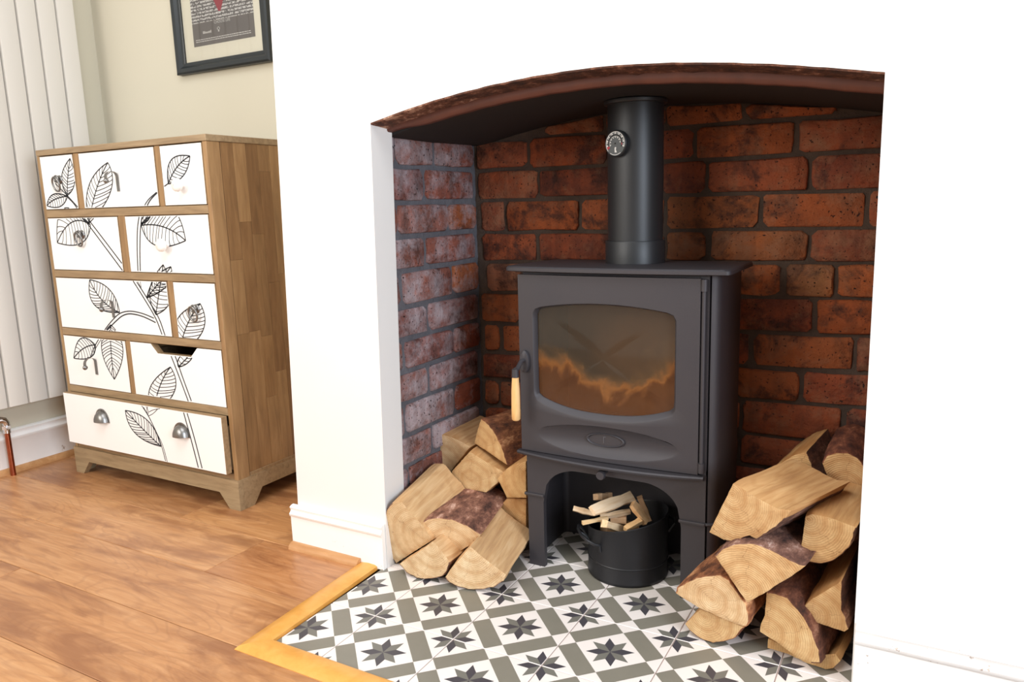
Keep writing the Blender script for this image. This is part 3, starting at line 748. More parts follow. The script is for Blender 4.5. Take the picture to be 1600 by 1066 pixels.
b = MB(); b.tube([bp_(202, .094, .080), bp_(203, .104, .098), bp_(206, .116, .112), bp_(214, .119, .110), bp_(226, .118, .104), bp_(238, .115, .100), bp_(246, .106, .094), bp_(248, .095, .090), bp_(249, .0945, .075)], .0036, 8)
b.tube([bp_(222, .0945, .085), bp_(222, .104, .098), bp_(220, .118, .108)], .003, 8); b.go('bucket_handle', M['bucket'], bucket, smooth=40)
b = MB(); b.tube([bp_(20, .094, .10), bp_(22, .108, .118), bp_(35, .112, .12), bp_(50, .108, .118), bp_(52, .094, .10)], .0036, 8); b.go('bucket_handle', M['bucket'], bucket, smooth=40)
def kp(x, y): return (880+x/8.883, 750+y/8.883)
def stick(p, yp, q, yq, w_, h_, lab, roll=0, col=(1, 1, 1)):
    a = at(*kp(*p), 1, yp); c = at(*kp(*q), 1, yq); d = c-a; L = d.length; d.normalize()
    sx = d.cross(Z).normalized(); sz = sx.cross(d); ca, sa = math.cos(roll), math.sin(roll); sx, sz = sx*ca+sz*sa, sz*ca-sx*sa
    rows = []
    for i in range(5):
        u = i/4; j = 1+.12*math.sin(i*2.1+w_*900)
        sec = [(-.5, -.5), (.5, -.42), (.52, .46), (.1, .53), (-.48, .5)]
        rows.append([Vector((u*L-L/2, sxx*w_*j, szz*h_*j)) for sxx, szz in sec])
    b = MB(); b.grid(rows, closed=True); b.f += [tuple(range(4, -1, -1)), tuple(range(20, 25))]; b.m += [0, 0]
    me = bpy.data.meshes.new('kindling_stick'); me.from_pydata([tuple(v_) for v_ in b.v], [], b.f)
    bm = bmesh.new(); bm.from_mesh(me); bmesh.ops.recalc_face_normals(bm, faces=bm.faces); bm.to_mesh(me); bm.free()
    o = link('kindling_stick', me, M['kindling'], color=col)
    o.matrix_world = Matrix.Translation((a+c)/2) @ Matrix((d, sx, sz)).transposed().to_4x4()
    tag(o, lab, 'kindling', 'kindling sticks in the black bucket')
stick((400, 430), .345, (950, 235), .470, .026, .012, 'widest pale kindling stick lying slanted on top of the bucket', -.75)
stick((140, 395), .385, (420, 470), .400, .011, .013, 'short pale stick sticking out at the left of the bucket', .5)
stick((265, 600), .345, (620, 530), .390, .008, .008, 'thin yellow stick poking out low over the left rim of the bucket', 0, (1, .93, .75))
stick((520, 520), .400, (930, 440), .440, .010, .012, 'narrow pale stick just below the widest one in the bucket', -.4)
stick((570, 610), .352, (830, 690), .410, .017, .017, 'blocky kindling piece with its square end facing front at the bucket rim', .15, (1.02, .98, .9))
stick((450, 240), .450, (640, 225), .490, .020, .016, 'short kindling piece behind the widest stick, at the back of the bucket', .3, (.8, .7, .62))
stick((960, 330), .410, (1150, 580), .425, .020, .012, 'tan flat kindling piece leaning at the right of the bucket', -.6, (.85, .68, .5))
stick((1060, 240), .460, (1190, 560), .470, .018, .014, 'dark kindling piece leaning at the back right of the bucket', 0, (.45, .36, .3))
stick((860, 690), .370, (1070, 570), .410, .013, .012, 'tan kindling piece beside the right front rim of the bucket', -.3, (.95, .78, .55))
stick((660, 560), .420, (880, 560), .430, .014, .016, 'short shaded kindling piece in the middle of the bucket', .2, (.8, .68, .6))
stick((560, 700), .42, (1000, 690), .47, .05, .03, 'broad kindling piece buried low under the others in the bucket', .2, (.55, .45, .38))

# ------------------------------------------------------------------ logs
def log(lab, crop, poly, bark, y0, yaw_, L, pith, tone=(1, 1, 1), btone=(1, 1, 1), pitch=0, taper=.0, group=None, twist=0):
    """poly: outline of the sawn end as seen; bark: indices of outline edges covered in bark; extruded along the log"""
    conv = (lambda x, y: (580+x/3.33, 620+y/3.33)) if crop == 'L' else (lambda x, y: (1040+x/2.626, 660+y/2.626))
    d = Vector((math.sin(math.radians(yaw_))*math.cos(math.radians(pitch)), math.cos(math.radians(yaw_))*math.cos(math.radians(pitch)), math.sin(math.radians(pitch))))
    px = [conv(*p) for p in poly]; mc_ = (sum(p[0] for p in px)/len(px), sum(p[1] for p in px)/len(px))
    while True:      # rest on the tiles, never in them
        p0 = at(*mc_, 1, y0); pts = [on_plane(*p, p0, d) for p in px]
        if min(p.z for p in pts) > .0015: break
        y0 -= .003
    o_ = on_plane(*conv(*pith), p0, d)
    ex = d.cross(Z).normalized(); ez = ex.cross(d).normalized()
    P2 = [((p-o_).dot(ex), (p-o_).dot(ez)) for p in pts]
    out = []; tg = []; sd = random.random()*50
    for i in range(len(P2)):
        a, c = Vector(P2[i]), Vector(P2[(i+1) % len(P2)]); k = max(2, int((c-a).length/.007)); isb = i in bark
        nrm = Vector((c.y-a.y, a.x-c.x)).normalized()
        for j in range(k):
            q = a.lerp(c, j/k); amp = .0022 if isb else .0010
            if j or isb: q = q+nrm*amp*noise.noise(Vector((q.x*120+sd, q.y*120, 0)))
            out.append(q); tg.append(isb)
    n = len(out); NR = 12; cen = sum(out, Vector((0, 0)))/n
    rows = []
    for r in range(NR+1):
        y = L*r/NR; sc = 1-taper*r/NR; row_ = []
        for i, q in enumerate(out):
            dq = (q-cen); dl = max(dq.length, 1e-4)
            nz = noise.fractal(Vector((q.x*35+sd, q.y*35, y*(14 if tg[i] else 6))), .8, 2.1, 4)*(.0035 if tg[i] else .0028)*min(1, r/1.5)
            e = -.0012 if r in (0, NR) else 0
            p = cen+dq*sc*(1+(nz+e)/dl)
            row_.append(Vector((p.x, y, p.y)))
        rows.append(row_)
    vs = [v_ for r in rows for v_ in r]; fw_ = []; mw = []; fb = []
    for r in range(NR):
        for i in range(n):
            f_ = (r*n+i, r*n+(i+1) % n, (r+1)*n+(i+1) % n, (r+1)*n+i)
            if tg[i]: fb.append(f_)
            else: fw_.append(f_); mw.append(1)
    for (r, sgn) in ((0, 1), (NR, -1)):
        base = r*n; prev = list(range(base, base+n)); ring0 = rows[r]
        for (s_, dep) in ((.965, -.0006), (.75, -.0008), (.45, 0), (.2, 0)):
            cur = []
            for i in range(n):
                q = ring0[i]; p = Vector((cen.x+(q.x-cen.x)*s_, q.y+sgn*dep+.0010*noise.noise(Vector((q.x*50*s_, q.z*50*s_, sd))), cen.y+(q.z-cen.y)*s_)); cur.append(len(vs)); vs.append(p)
            for i in range(n):
                f_ = (prev[i], prev[(i+1) % n], cur[(i+1) % n], cur[i])
                if s_ == .965 and tg[i]: fb.append(f_)
                else: fw_.append(f_); mw.append(0)
            prev = cur
        vs.append(Vector((cen.x, ring0[0].y, cen.y))); fw_ += [(prev[i], prev[(i+1) % n], len(vs)-1) for i in range(n)]; mw += [0]*n
    def mk_(name, F, mats, mi, col):
        used = sorted(set(i for f_ in F for i in f_)); mp_ = {u: k for k, u in enumerate(used)}
        me = bpy.data.meshes.new(name); me.from_pydata([tuple(vs[u]) for u in used], [], [tuple(mp_[i] for i in f_) for f_ in F])
        if mi: me.polygons.foreach_set('material_index', mi)
        bm = bmesh.new(); bm.from_mesh(me); bmesh.ops.recalc_face_normals(bm, faces=bm.faces)
        # outward check against the log's middle
        s_ = sum((f_.calc_center_median()-Vector((cen.x, L/2, cen.y))).dot(f_.normal) for f_ in bm.faces)
        if s_ < 0: bmesh.ops.reverse_faces(bm, faces=bm.faces)
        bm.to_mesh(me); bm.free(); return link(name, me, mats, color=col, smooth=38)
    o = mk_('log', fw_, [M['log_end'], M['log_split']], mw, tone)
    o.matrix_world = Matrix.Translation(o_) @ Matrix((ex, d, ez)).transposed().to_4x4()
    tag(o, lab, 'log', group)
    if fb:
        bk = mk_('bark', fb, M['bark'], None, btone); bk.parent = o
    return o
GL, GR = 'split logs stacked left of the stove', 'split logs stacked right of the stove'
# left stack, front row
log('large wedge log leaning on the white plinth, leftmost of the left stack', 'L', [(130, 868), (90, 830), (66, 765), (62, 655), (80, 580), (110, 550), (160, 548), (210, 605), (260, 660), (325, 745)], [0, 1, 2, 3, 4], .225, -4, .20, (270, 740), (1.08, 1.06, 1.0), pitch=9, group=GL)
log('log with a broad rounded purplish brown bark back in the middle of the left stack', 'L', [(405, 838), (330, 745), (262, 655), (290, 635), (350, 625), (420, 635), (500, 668), (575, 715), (540, 762)], [2, 3, 4, 5, 6], .225, -13, .24, (410, 800), (1.04, 1.0, .94), (1.7, 1.45, 1.4), group=GL)
log('half round log on the tiles beneath the leftmost wedge log', 'L', [(145, 872), (235, 815), (322, 752), (350, 780), (412, 862), (400, 905), (375, 935), (330, 948), (280, 950), (235, 946), (185, 918)], [4, 5, 6, 7, 8, 9, 10], .250, -3, .18, (310, 775), (1.06, 1.04, 1.0), (1.4, 1.25, 1.05), group=GL)
log('fan shaped log lowest at the right front of the left stack, beside the stove leg', 'L', [(384, 940), (405, 905), (440, 865), (515, 778), (600, 848), (705, 928), (690, 960), (640, 993), (585, 1004), (520, 1006), (450, 992), (400, 968)], [6, 7, 8, 9, 10, 11], .205, -12, .23, (520, 800), (1.1, 1.08, 1.04), (1.5, 1.4, 1.2), group=GL)
# left stack, back rows
log('pale quarter log against the brick side wall, back row of the left stack', 'L', [(335, 195), (375, 196), (425, 212), (480, 238), (518, 262), (465, 325), (415, 392), (345, 470), (338, 330)], [], .445, 0, .20, (350, 390), (.98, .92, .84), (1.6, 1.3, .9), group=GL)
log('big dark backed log on top of the left stack, below the wooden grip', 'L', [(535, 242), (550, 180), (572, 112), (612, 142), (650, 195), (685, 270), (712, 360), (620, 298)], [2, 3, 4, 5], .425, 14, .14, (560, 260), (1.0, .85, .62), (1.45, .98, .58), group=GL)
log('low wedge log with orange split side, in the back row of the left stack', 'L', [(425, 470), (418, 388), (512, 284), (600, 338), (692, 392), (670, 440), (600, 500)], [], .405, -4, .22, (520, 440), (.95, .84, .66), group=GL)
log('orange tinted log wedged against the stove side, upper of two behind the left leg', 'L', [(655, 425), (705, 372), (750, 350), (806, 336), (808, 528), (705, 527)], [], .400, -2, .22, (840, 430), (.95, .78, .54), group=GL)
log('orange tinted log wedged against the stove side, lower of two behind the left leg', 'L', [(640, 600), (705, 530), (808, 530), (808, 690), (806, 770), (720, 640)], [], .425, -2, .21, (800, 560), (.9, .70, .48), group=GL)
# right stack
log('small half round log on the tiles, lowest at the left of the right stack', 'R', [(78, 828), (108, 796), (140, 765), (235, 800), (322, 842), (290, 885), (240, 902), (195, 908), (140, 888), (98, 855)], [4, 5, 6, 7, 8], .235, 8, .16, (160, 800), (.98, .86, .68), (1.2, .7, .4), group=GR)
log('pale half round log with ragged pale bark edge at the left of the right stack', 'R', [(60, 715), (40, 700), (45, 678), (80, 655), (125, 636), (175, 626), (225, 624), (262, 645), (290, 685), (335, 755), (348, 800), (340, 836), (325, 841), (240, 810), (140, 765)], [1, 2, 3, 4, 5, 6, 7, 8, 9, 10, 11], .205, 7, .21, (190, 730), (1.12, 1.06, .98), (2.1, 1.55, .95), group=GR)
log('fan shaped log with grey bark over the top in the middle of the right stack', 'R', [(200, 545), (225, 520), (262, 503), (300, 494), (345, 492), (395, 503), (440, 522), (480, 545), (520, 568), (578, 588), (520, 632), (460, 668), (400, 708), (335, 742), (298, 692), (245, 612)], [0, 1, 2, 3, 4, 5, 6, 7, 8], .185, 7, .22, (330, 690), (1.06, .94, .76), (1.35, 1.25, 1.35), group=GR)
log('big split log with a wavy top face, upper left of the right stack', 'R', [(178, 452), (225, 352), (276, 250), (310, 266), (345, 288), (400, 322), (462, 355), (518, 362), (495, 392), (460, 428), (420, 456), (375, 484), (348, 470), (320, 475), (290, 496), (240, 485)], [8, 9, 10, 11, 12, 13, 14], .205, 22, .21, (275, 300), (1.02, .90, .72), (.9, .8, .8), group=GR)
log('curved quarter log against the white jamb, upper right of the right stack', 'R', [(572, 385), (600, 375), (640, 382), (700, 398), (782, 430), (775, 470), (755, 515), (720, 552), (680, 575), (640, 583), (590, 576), (546, 558), (560, 470)], [4, 5, 6, 7, 8, 9, 10], .240, 5, .20, (590, 400), (1.02, .90, .70), (.9, .7, .55), group=GR)
log('tall log with thick glossy bark on its right side, lower right of the right stack', 'R', [(414, 692), (450, 698), (500, 715), (545, 765), (585, 820), (612, 880), (635, 940), (640, 992), (600, 990), (540, 968), (470, 915), (385, 860), (388, 830), (405, 790)], [0, 1, 2, 3, 4, 5, 6, 7], .205, 8, .24, (420, 860), (1.0, .88, .68), (.95, .62, .48), group=GR)
log('triangular split log below the curved one, at the right edge of the right stack', 'R', [(555, 762), (600, 722), (660, 688), (725, 650), (722, 700), (728, 770), (752, 850), (735, 862), (650, 835), (592, 815)], [3, 4, 5], .228, 5, .22, (600, 790), (.98, .84, .64), (1.3, 1.0, .8), group=GR)
log('flat log lying on the tiles beneath the tall bark sided log', 'R', [(416, 925), (418, 888), (480, 912), (560, 968), (640, 990), (700, 950), (720, 980), (690, 1010), (660, 1016), (580, 990), (500, 950)], [], .245, 7, .20, (560, 960), (.92, .78, .56), group=GR)
log('split log with a dark brown side at the back top of the right stack', 'R', [(420, 240), (440, 195), (478, 162), (530, 132), (580, 120), (604, 180), (640, 232), (680, 290), (600, 330), (500, 300)], [4, 5, 6], .455, 6, .19, (560, 230), (.95, .80, .58), (.75, .55, .42), group=GR)
log('half round log with reddish bark rim at the back top right of the right stack', 'R', [(640, 165), (660, 135), (700, 120), (745, 122), (790, 142), (822, 190), (826, 330), (780, 330), (690, 290), (665, 230)], [0, 1, 2, 3, 4], .440, 0, .21, (740, 260), (.98, .84, .64), (1.1, .62, .42), group=GR)

# ------------------------------------------------------------------ chest of drawers
CX0, CX1, CY0, CY1, CZ = -1.722, -.930, .285, .640, 1.074
chest = empty('chest_of_drawers', ((CX0+CX1)/2, (CY0+CY1)/2, 0)); tag(chest, 'light brown wooden chest with ten white leaf printed drawers', 'chest of drawers')
def part(name, boxes, mat, parent=chest, color=None, bev=.0015):
    b = MB()
    for a, c in boxes: b.box(a, c, bev=bev)
    o_ = [(boxes[0][0][i]+boxes[0][1][i])/2 for i in range(3)]
    return b.go(name, mat, parent, color, origin=o_)
WH, WV = M['chest_wood'], M['chest_wood_v']
part('top_board', [((CX0-.001, CY0-.001, CZ-.018), (CX1+.001, CY1, CZ))], WH, color=(1, 1, 1))
part('stile', [((CX0, CY0, .045), (CX0+.014, CY0+.025, CZ-.0185))], WV, color=(1, 1.05, 1.05))
part('stile', [((CX1-.017, CY0, .045), (CX1, CY0+.045, CZ-.0185))], WV, color=(1.02, 1, .96))
part('side_panel', [((CX0, CY0+.026, .045), (CX0+.014, CY1, CZ-.0185))], WV)
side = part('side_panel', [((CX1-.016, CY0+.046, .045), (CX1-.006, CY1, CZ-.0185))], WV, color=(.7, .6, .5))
yy = CY0+.0465; cols_ = 7; wd = (CY1-yy)/cols_
sp = [(.92, .88, .8), (1.05, 1.02, .95), (.84, .78, .68), (1.0, .95, .85), (.78, .70, .60), (1.1, 1.1, 1.05)]
for i in range(cols_):
    z_ = .103; 
    while z_ < CZ-.02:
        h = random.uniform(.16, .42); z2 = min(z_+h, CZ-.0185)
        if CZ-.0185-z2 < .05: z2 = CZ-.0185
        part('stave', [((CX1-.0055, yy+i*wd+.0002, z_+.0002), (CX1-.0008-random.uniform(0, .0006), yy+(i+1)*wd-.0002, z2-.0002))], WV, side, random.choice(sp), bev=.0003)
        z_ = z2
part('rail', [((CX1-.0055, CY0+.0465, .062), (CX1+.0002, CY1, .1028))], WH, color=(.98, .9, .8))
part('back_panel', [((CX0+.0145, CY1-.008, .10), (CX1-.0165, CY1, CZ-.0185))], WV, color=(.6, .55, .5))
rows_z = [(.886, 1.0545), (.6935, .8620), (.5035, .6710), (.3095, .4800), (.112, .2860)]
for (zt_, zb_) in ((.886, .862), (.6935, .671), (.5035, .480), (.3095, .286)):
    part('rail', [((CX0+.0145, CY0, zb_), (CX1-.0175, CY0+.30, zt_))], WH, color=(1.0, .96, .9))
part('rail', [((CX0+.0145, CY0+.002, .085), (CX1-.0175, CY0+.30, .109))], WH, color=(.85, .75, .65))
rowsx = [[(-1.707, -1.531), (-1.503, -1.147), (-1.1235, -.9475)], [(-1.707, -1.346), (-1.3135, -.9475)], [(-1.707, -1.1525), (-1.1275, -.9475)], [(-1.707, -1.380), (-1.3585, -.9475)], [(-1.711, -.945)]]
for k, rx in enumerate(rowsx[:4]):
    for (a, c) in zip(rx, rx[1:]):
        part('divider', [((a[1]+.0008, CY0, rows_z[k][0]), (c[0]-.0008, CY0+.30, rows_z[k][1]))], WV, color=(1, 1, .97))
# base with bracket feet
b = MB(); b.prism([(CX0-.004, 0), (CX0+.036, 0), (CX0+.074, .046), (CX1-.080, .046), (CX1-.042, 0), (CX1+.003, 0), (CX1+.003, .092), (CX0-.004, .092)], CY0-.004, CY0+.014, 1)
b.go('front_plinth', WH, chest, (1.0, 1.02, 1.0), origin=(-1.3, .29, .05))
for xx in (CX1-.013, CX0-.004):
    b = MB(); b.prism([(CY0+.0142, 0), (CY0+.050, 0), (CY0+.085, .046), (CY1-.085, .046), (CY1-.05, 0), (CY1, 0), (CY1, .092), (CY0+.0142, .092)], xx, xx+.016, 0)
    b.go('side_plinth', WH, chest, (1.0, 1.0, .97), origin=(xx, .45, .05))
b = MB(); b.box((CX0+.012, CY0+.32, .045), (CX1-.02, CY0+.335, .092)); b.go('base_brace', WH, chest)

# leaf print drawn once in the plane of the drawer fronts, cut to each drawer
Af = lambda x, y: (x/3.3333, 180+y/3.3333)
Hf = lambda x, y: (40+x/4.44, 200+y/4.44)
Cf = lambda x, y: (60+x/4.847, 420+y/4.847)
lines = {0: [], 1: []}     # 0: closed drawers plane, 1: bottom drawer plane
def w2(fn, p, pl): q = at(*fn(*p), 1, (.2845, .2605)[pl]); return Vector((q.x, q.z))
def bez(p, q, k, n=14):     # quadratic through an off-curve bulge point
    c = k*2-(p+q)*.5
    return [p*(1-t_)**2+c*2*t_*(1-t_)+q*t_*t_ for t_ in [i/n for i in range(n+1)]]
def smooth_path(pts, n=6):
    out = []
    for i in range(len(pts)-1):
        p0, p1, p2, p3 = pts[max(i-1, 0)], pts[i], pts[i+1], pts[min(i+2, len(pts)-1)]
        for j in range(n):
            t_ = j/n; out.append(.5*((2*p1)+(p2-p0)*t_+(2*p0-5*p1+4*p2-p3)*t_*t_+(3*p1-p0-3*p2+p3)*t_**3))
    return out+[pts[-1]]
def leaf(fn, tip, base, bl_, br__, pl=0, mid=None, nv=9, w_=.0031, skip=()):
    T, B = w2(fn, tip, pl), w2(fn, base, pl); l_, r_ = w2(fn, bl_, pl), w2(fn, br__, pl)
    m_ = w2(fn, mid, pl) if mid else (T+B)*.5*.8+(l_+r_)*.5*.2
    cl, cr_, cm = bez(B, T, l_, 40), bez(B, T, r_, 40), bez(B, T, m_, 40)
    lines[pl] += [(cl, w_*1.15), (cr_, w_*1.15), (cm, w_*1.2)]
    for i in range(nv):
        u = .06+.80*i/nv; a = cm[int(u*40)]
        for side_ in (cl, cr_):
            e = side_[min(40, int((u+.15)*40))]; k_ = (a+e)*.5+(side_[min(40, int(u*40)+1)]-a)*.12
            lines[pl].append((bez(a, e, k_, 6), w_*.75))
def stem(fn, pts, pl=0, w_=.0042): lines[pl].append((smooth_path([w2(fn, p, pl) for p in pts]), w_))
leaf(Hf, (308, 212), (290, 468), (250, 340), (341, 370), mid=(292, 350))
leaf(Hf, (148, 540), (290, 474), (190, 462), (240, 545), mid=(205, 495), nv=8)
stem(Hf, [(205, 385), (250, 430), (290, 470), (372, 560)], w_=.0036); stem(Hf, [(285, 475), (330, 520), (360, 562), (380, 585)]); 
leaf(Hf, (570, 240), (440, 660), (436, 410), (590, 440), mid=(490, 430), nv=11)
stem(Hf, [(818, 550), (850, 500), (890, 462), (930, 430), (990, 385)], w_=.0034); stem(Hf, [(838, 550), (862, 505), (895, 467), (935, 428)])
leaf(Hf, (1140, 195), (990, 388), (1008, 225), (1095, 330), mid=(1050, 272))
leaf(Hf, (220, 797), (450, 672), (262, 560), (385, 800), mid=(320, 655), nv=10)
stem(Hf, [(372, 590), (390, 622), (440, 678), (680, 1000), (712, 1050)]); stem(Hf, [(400, 590), (424, 622), (470, 680), (672, 945), (720, 1010)])
stem(Hf, [(425, 632), (445, 625)], w_=.002)
leaf(Hf, (1110, 782), (803, 676), (1000, 560), (905, 815), mid=(960, 688), nv=11)
leaf(Hf, (860, 600), (803, 665), (815, 620), (850, 640), nv=3)
stem(Hf, [(790, 600), (776, 700), (774, 850), (780, 1010)]); stem(Hf, [(810, 600), (797, 700), (793, 850), (796, 1010)])
leaf(Hf, (1008, 963), (840, 1180), (900, 1040), (985, 1090), nv=9)
leaf(Cf, (388, 84), (615, 332), (540, 160), (425, 275), mid=(480, 235), nv=11)
leaf(Cf, (945, -30), (890, 348), (845, 155), (1005, 215), mid=(918, 150), nv=10)
stem(Cf, [(700, 65), (712, 85), (800, 225), (890, 380), (945, 522), (1005, 662), (1070, 830), (1138, 1012), (1200, 1180)])
stem(Cf, [(722, 65), (735, 85), (822, 222), (912, 375), (966, 522), (1035, 662), (1095, 830), (1162, 1012), (1215, 1150)])
stem(Cf, [(752, 90), (765, 120), (778, 150)], w_=.002); stem(Cf, [(772, 90), (778, 150)], w_=.002)
stem(Cf, [(888, 408), (790, 362), (700, 342), (640, 355), (590, 395), (530, 455), (490, 500)], w_=.0040)
stem(Cf, [(875, 375), (790, 340), (700, 322), (625, 335), (570, 380), (505, 460), (430, 580), (398, 662)], w_=.0036)
stem(Cf, [(475, 535), (450, 575), (430, 610), (420, 640)], w_=.0024)
leaf(Cf, (575, 838), (548, 425), (478, 600), (640, 610), mid=(550, 620), nv=14)
leaf(Cf, (268, 678), (432, 578), (320, 530), (395, 670), mid=(345, 602), nv=8)
stem(Cf, [(432, 578), (425, 640), (400, 668), (370, 672)], w_=.0022)
leaf(Cf, (1225, 265), (1065, 640), (1045, 400), (1245, 470), mid=(1125, 430), nv=11)
leaf(Cf, (1000, 745), (870, 1090), (845, 905), (1030, 930), mid=(920, 890), nv=11)
leaf(Cf, (1190, 615), (1060, 745), (1075, 665), (1140, 705), nv=5)
Ef = lambda x, y: (80+x/4.847, 590+y/4.847)
leaf(Ef, (562, 250), (832, 522), (735, 330), (640, 425), 1, mid=(700, 395), nv=11)
stem(Ef, [(680, 205), (735, 290), (790, 400), (835, 515), (872, 655)], 1, .0030); stem(Ef, [(700, 225), (750, 315), (800, 420), (845, 515), (884, 655)], 1, .0024)
stem(Ef, [(1003, 265), (1060, 470), (1122, 710)], 1); stem(Ef, [(1030, 270), (1088, 470), (1150, 715)], 1)
stem(Ef, [(735, 292), (770, 275), (808, 238)], 1, .002); stem(Ef, [(733, 285), (735, 250), (715, 215)], 1, .002); stem(Ef, [(740, 262), (775, 245), (830, 235)], 1, .002); stem(Ef, [(728, 270), (725, 240), (735, 215)], 1, .002)

def in_poly(p, a, z0, c, z1): return a+.0015 < p.x < c-.0015 and z0+.0015 < p.y < z1-.0015
def print_mesh(pl, a, z0, c, z1, y, parent, cut=None):
    m_ = MB(); sgn = -1
    for pts, w_ in lines[pl]:
        fine = []
        for p, q in zip(pts, pts[1:]):
            k = max(1, int((q-p).length/.003)); fine += [p.lerp(q, i/k) for i in range(k)]
        fine.append(pts[-1])
        run = []
        def flush():
            if len(run) > 1:
                rows_ = [[], []]
                for i, p in enumerate(run):
                    d = (run[min(i+1, len(run)-1)]-run[max(i-1, 0)])
                    if d.length < 1e-7: d = Vector((1, 0))
                    d.normalize(); nn = Vector((-d.y, d.x))*w_/2
                    rows_[0].append(Vector((p.x+nn.x, y, p.y+nn.y))); rows_[1].append(Vector((p.x-nn.x, y, p.y-nn.y)))
                m_.grid(rows_)
        for p in fine:
            ok = in_poly(p, a, z0, c, z1) and not (cut and cut(p))
            if ok: run.append(p)
            else: flush(); run = []
        flush()
    if m_.v: return m_.go('leaf_print', M['print'], parent)
def cup_pull(c_, parent):
    m_ = MB(); rows_ = []
    for i in range(9):     # quarter-sphere hood, open below
        a = math.pi*i/8; r = []
        for j in range(9):
            e = (math.pi/2)*j/8
            r.append(Vector((c_.x+.030*math.cos(a)*math.cos(e*.999)**.8, c_.y-.024*math.sin(e), c_.z+.036*math.sin(a)*math.cos(e)**.8-.002)))
        rows_.append(r)
    m_.grid(rows_)
    out = [(c_.x+.0365*math.cos(math.pi*i/16), c_.z+.044*math.sin(math.pi*i/16)-.004) for i in range(17)]
    m_.prism(out, c_.y-.0025, c_.y, 1); m_.tube([(c_.x, c_.y-.004, c_.z+.037), (c_.x, c_.y, c_.z+.037)], .0025, 8, 0)
    return m_.go('cup_pull', M['pewter'], parent, smooth=50)
def knob(c_, parent):
    m_ = MB(); m_.lathe([(.008, 0), (.006, .006), (.007, .010), (.016, .014), (.019, .020), (.018, .026), (.012, .031), (.001, .033)], c_, 20, dirz=Vector((0, -1, 0)))
    return m_.go('knob', M['white_knob'], parent, smooth=60)
def ring_pull(c_, parent):
    m_ = MB(); m_.lathe([(.014, 0), (.013, .004), (.006, .006), (.005, .014), (.001, .015)], c_+Vector((0, 0, .008)), 20, dirz=Vector((0, -1, 0)))
    m_.tube([c_+Vector((.017*math.cos(a)-.003, -.012-.004*math.sin(a), -.006+.022*math.sin(a))) for a in [2*math.pi*i/20 for i in range(21)]], .0028, 8, cap=False)
    m_.tube([c_+Vector((.010*math.cos(a)+.002, -.013, .010+.010*math.sin(a))) for a in [2*math.pi*i/14 for i in range(15)]], .0024, 8, cap=False)
    return m_.go('ring_pull', M['pewter'], parent, smooth=60)
def hook(c_, parent):
    m_ = MB(); x0 = c_.x+.012; rows_ = []
    path = [(-.002, -.034), (-.002, .006)]+[(-.002-.017+.017*math.cos(a), .008+.016*math.sin(a)) for a in [math.pi*i/10 for i in range(11)]]+[(-.036, .002), (-.036, -.004)]
    for (dy, dz) in path: rows_.append([Vector((x0-.006, c_.y+dy, c_.z+dz)), Vector((x0+.006, c_.y+dy, c_.z+dz)), Vector((x0+.006, c_.y+dy+.0022*(1 if dy > -.02 else -1), c_.z+dz-.0005)), Vector((x0-.006, c_.y+dy+.0022*(1 if dy > -.02 else -1), c_.z+dz-.0005))])
    m_.grid(rows_, closed=True); m_.lathe([(.001, -.006), (.007, -.003), (.008, 0), (.007, .003), (.001, .006)], Vector((x0, c_.y-.037, c_.z-.004)), 14, dirz=Vector((1, 0, 0)))
    return m_.go('hook_pull', M['pewter'], parent, smooth=50)
pulls = {(0, 0): ('ring', (88, 285)), (0, 1): ('hook', (174, 281)), (0, 2): ('knob', (281, 289)), (1, 0): ('ring', (123, 371)), (1, 1): ('knob', (256, 383)), (2, 0): ('hook', (167, 480)), (2, 1): ('ring', (302, 488)), (3, 0): ('hook', (141, 570))}
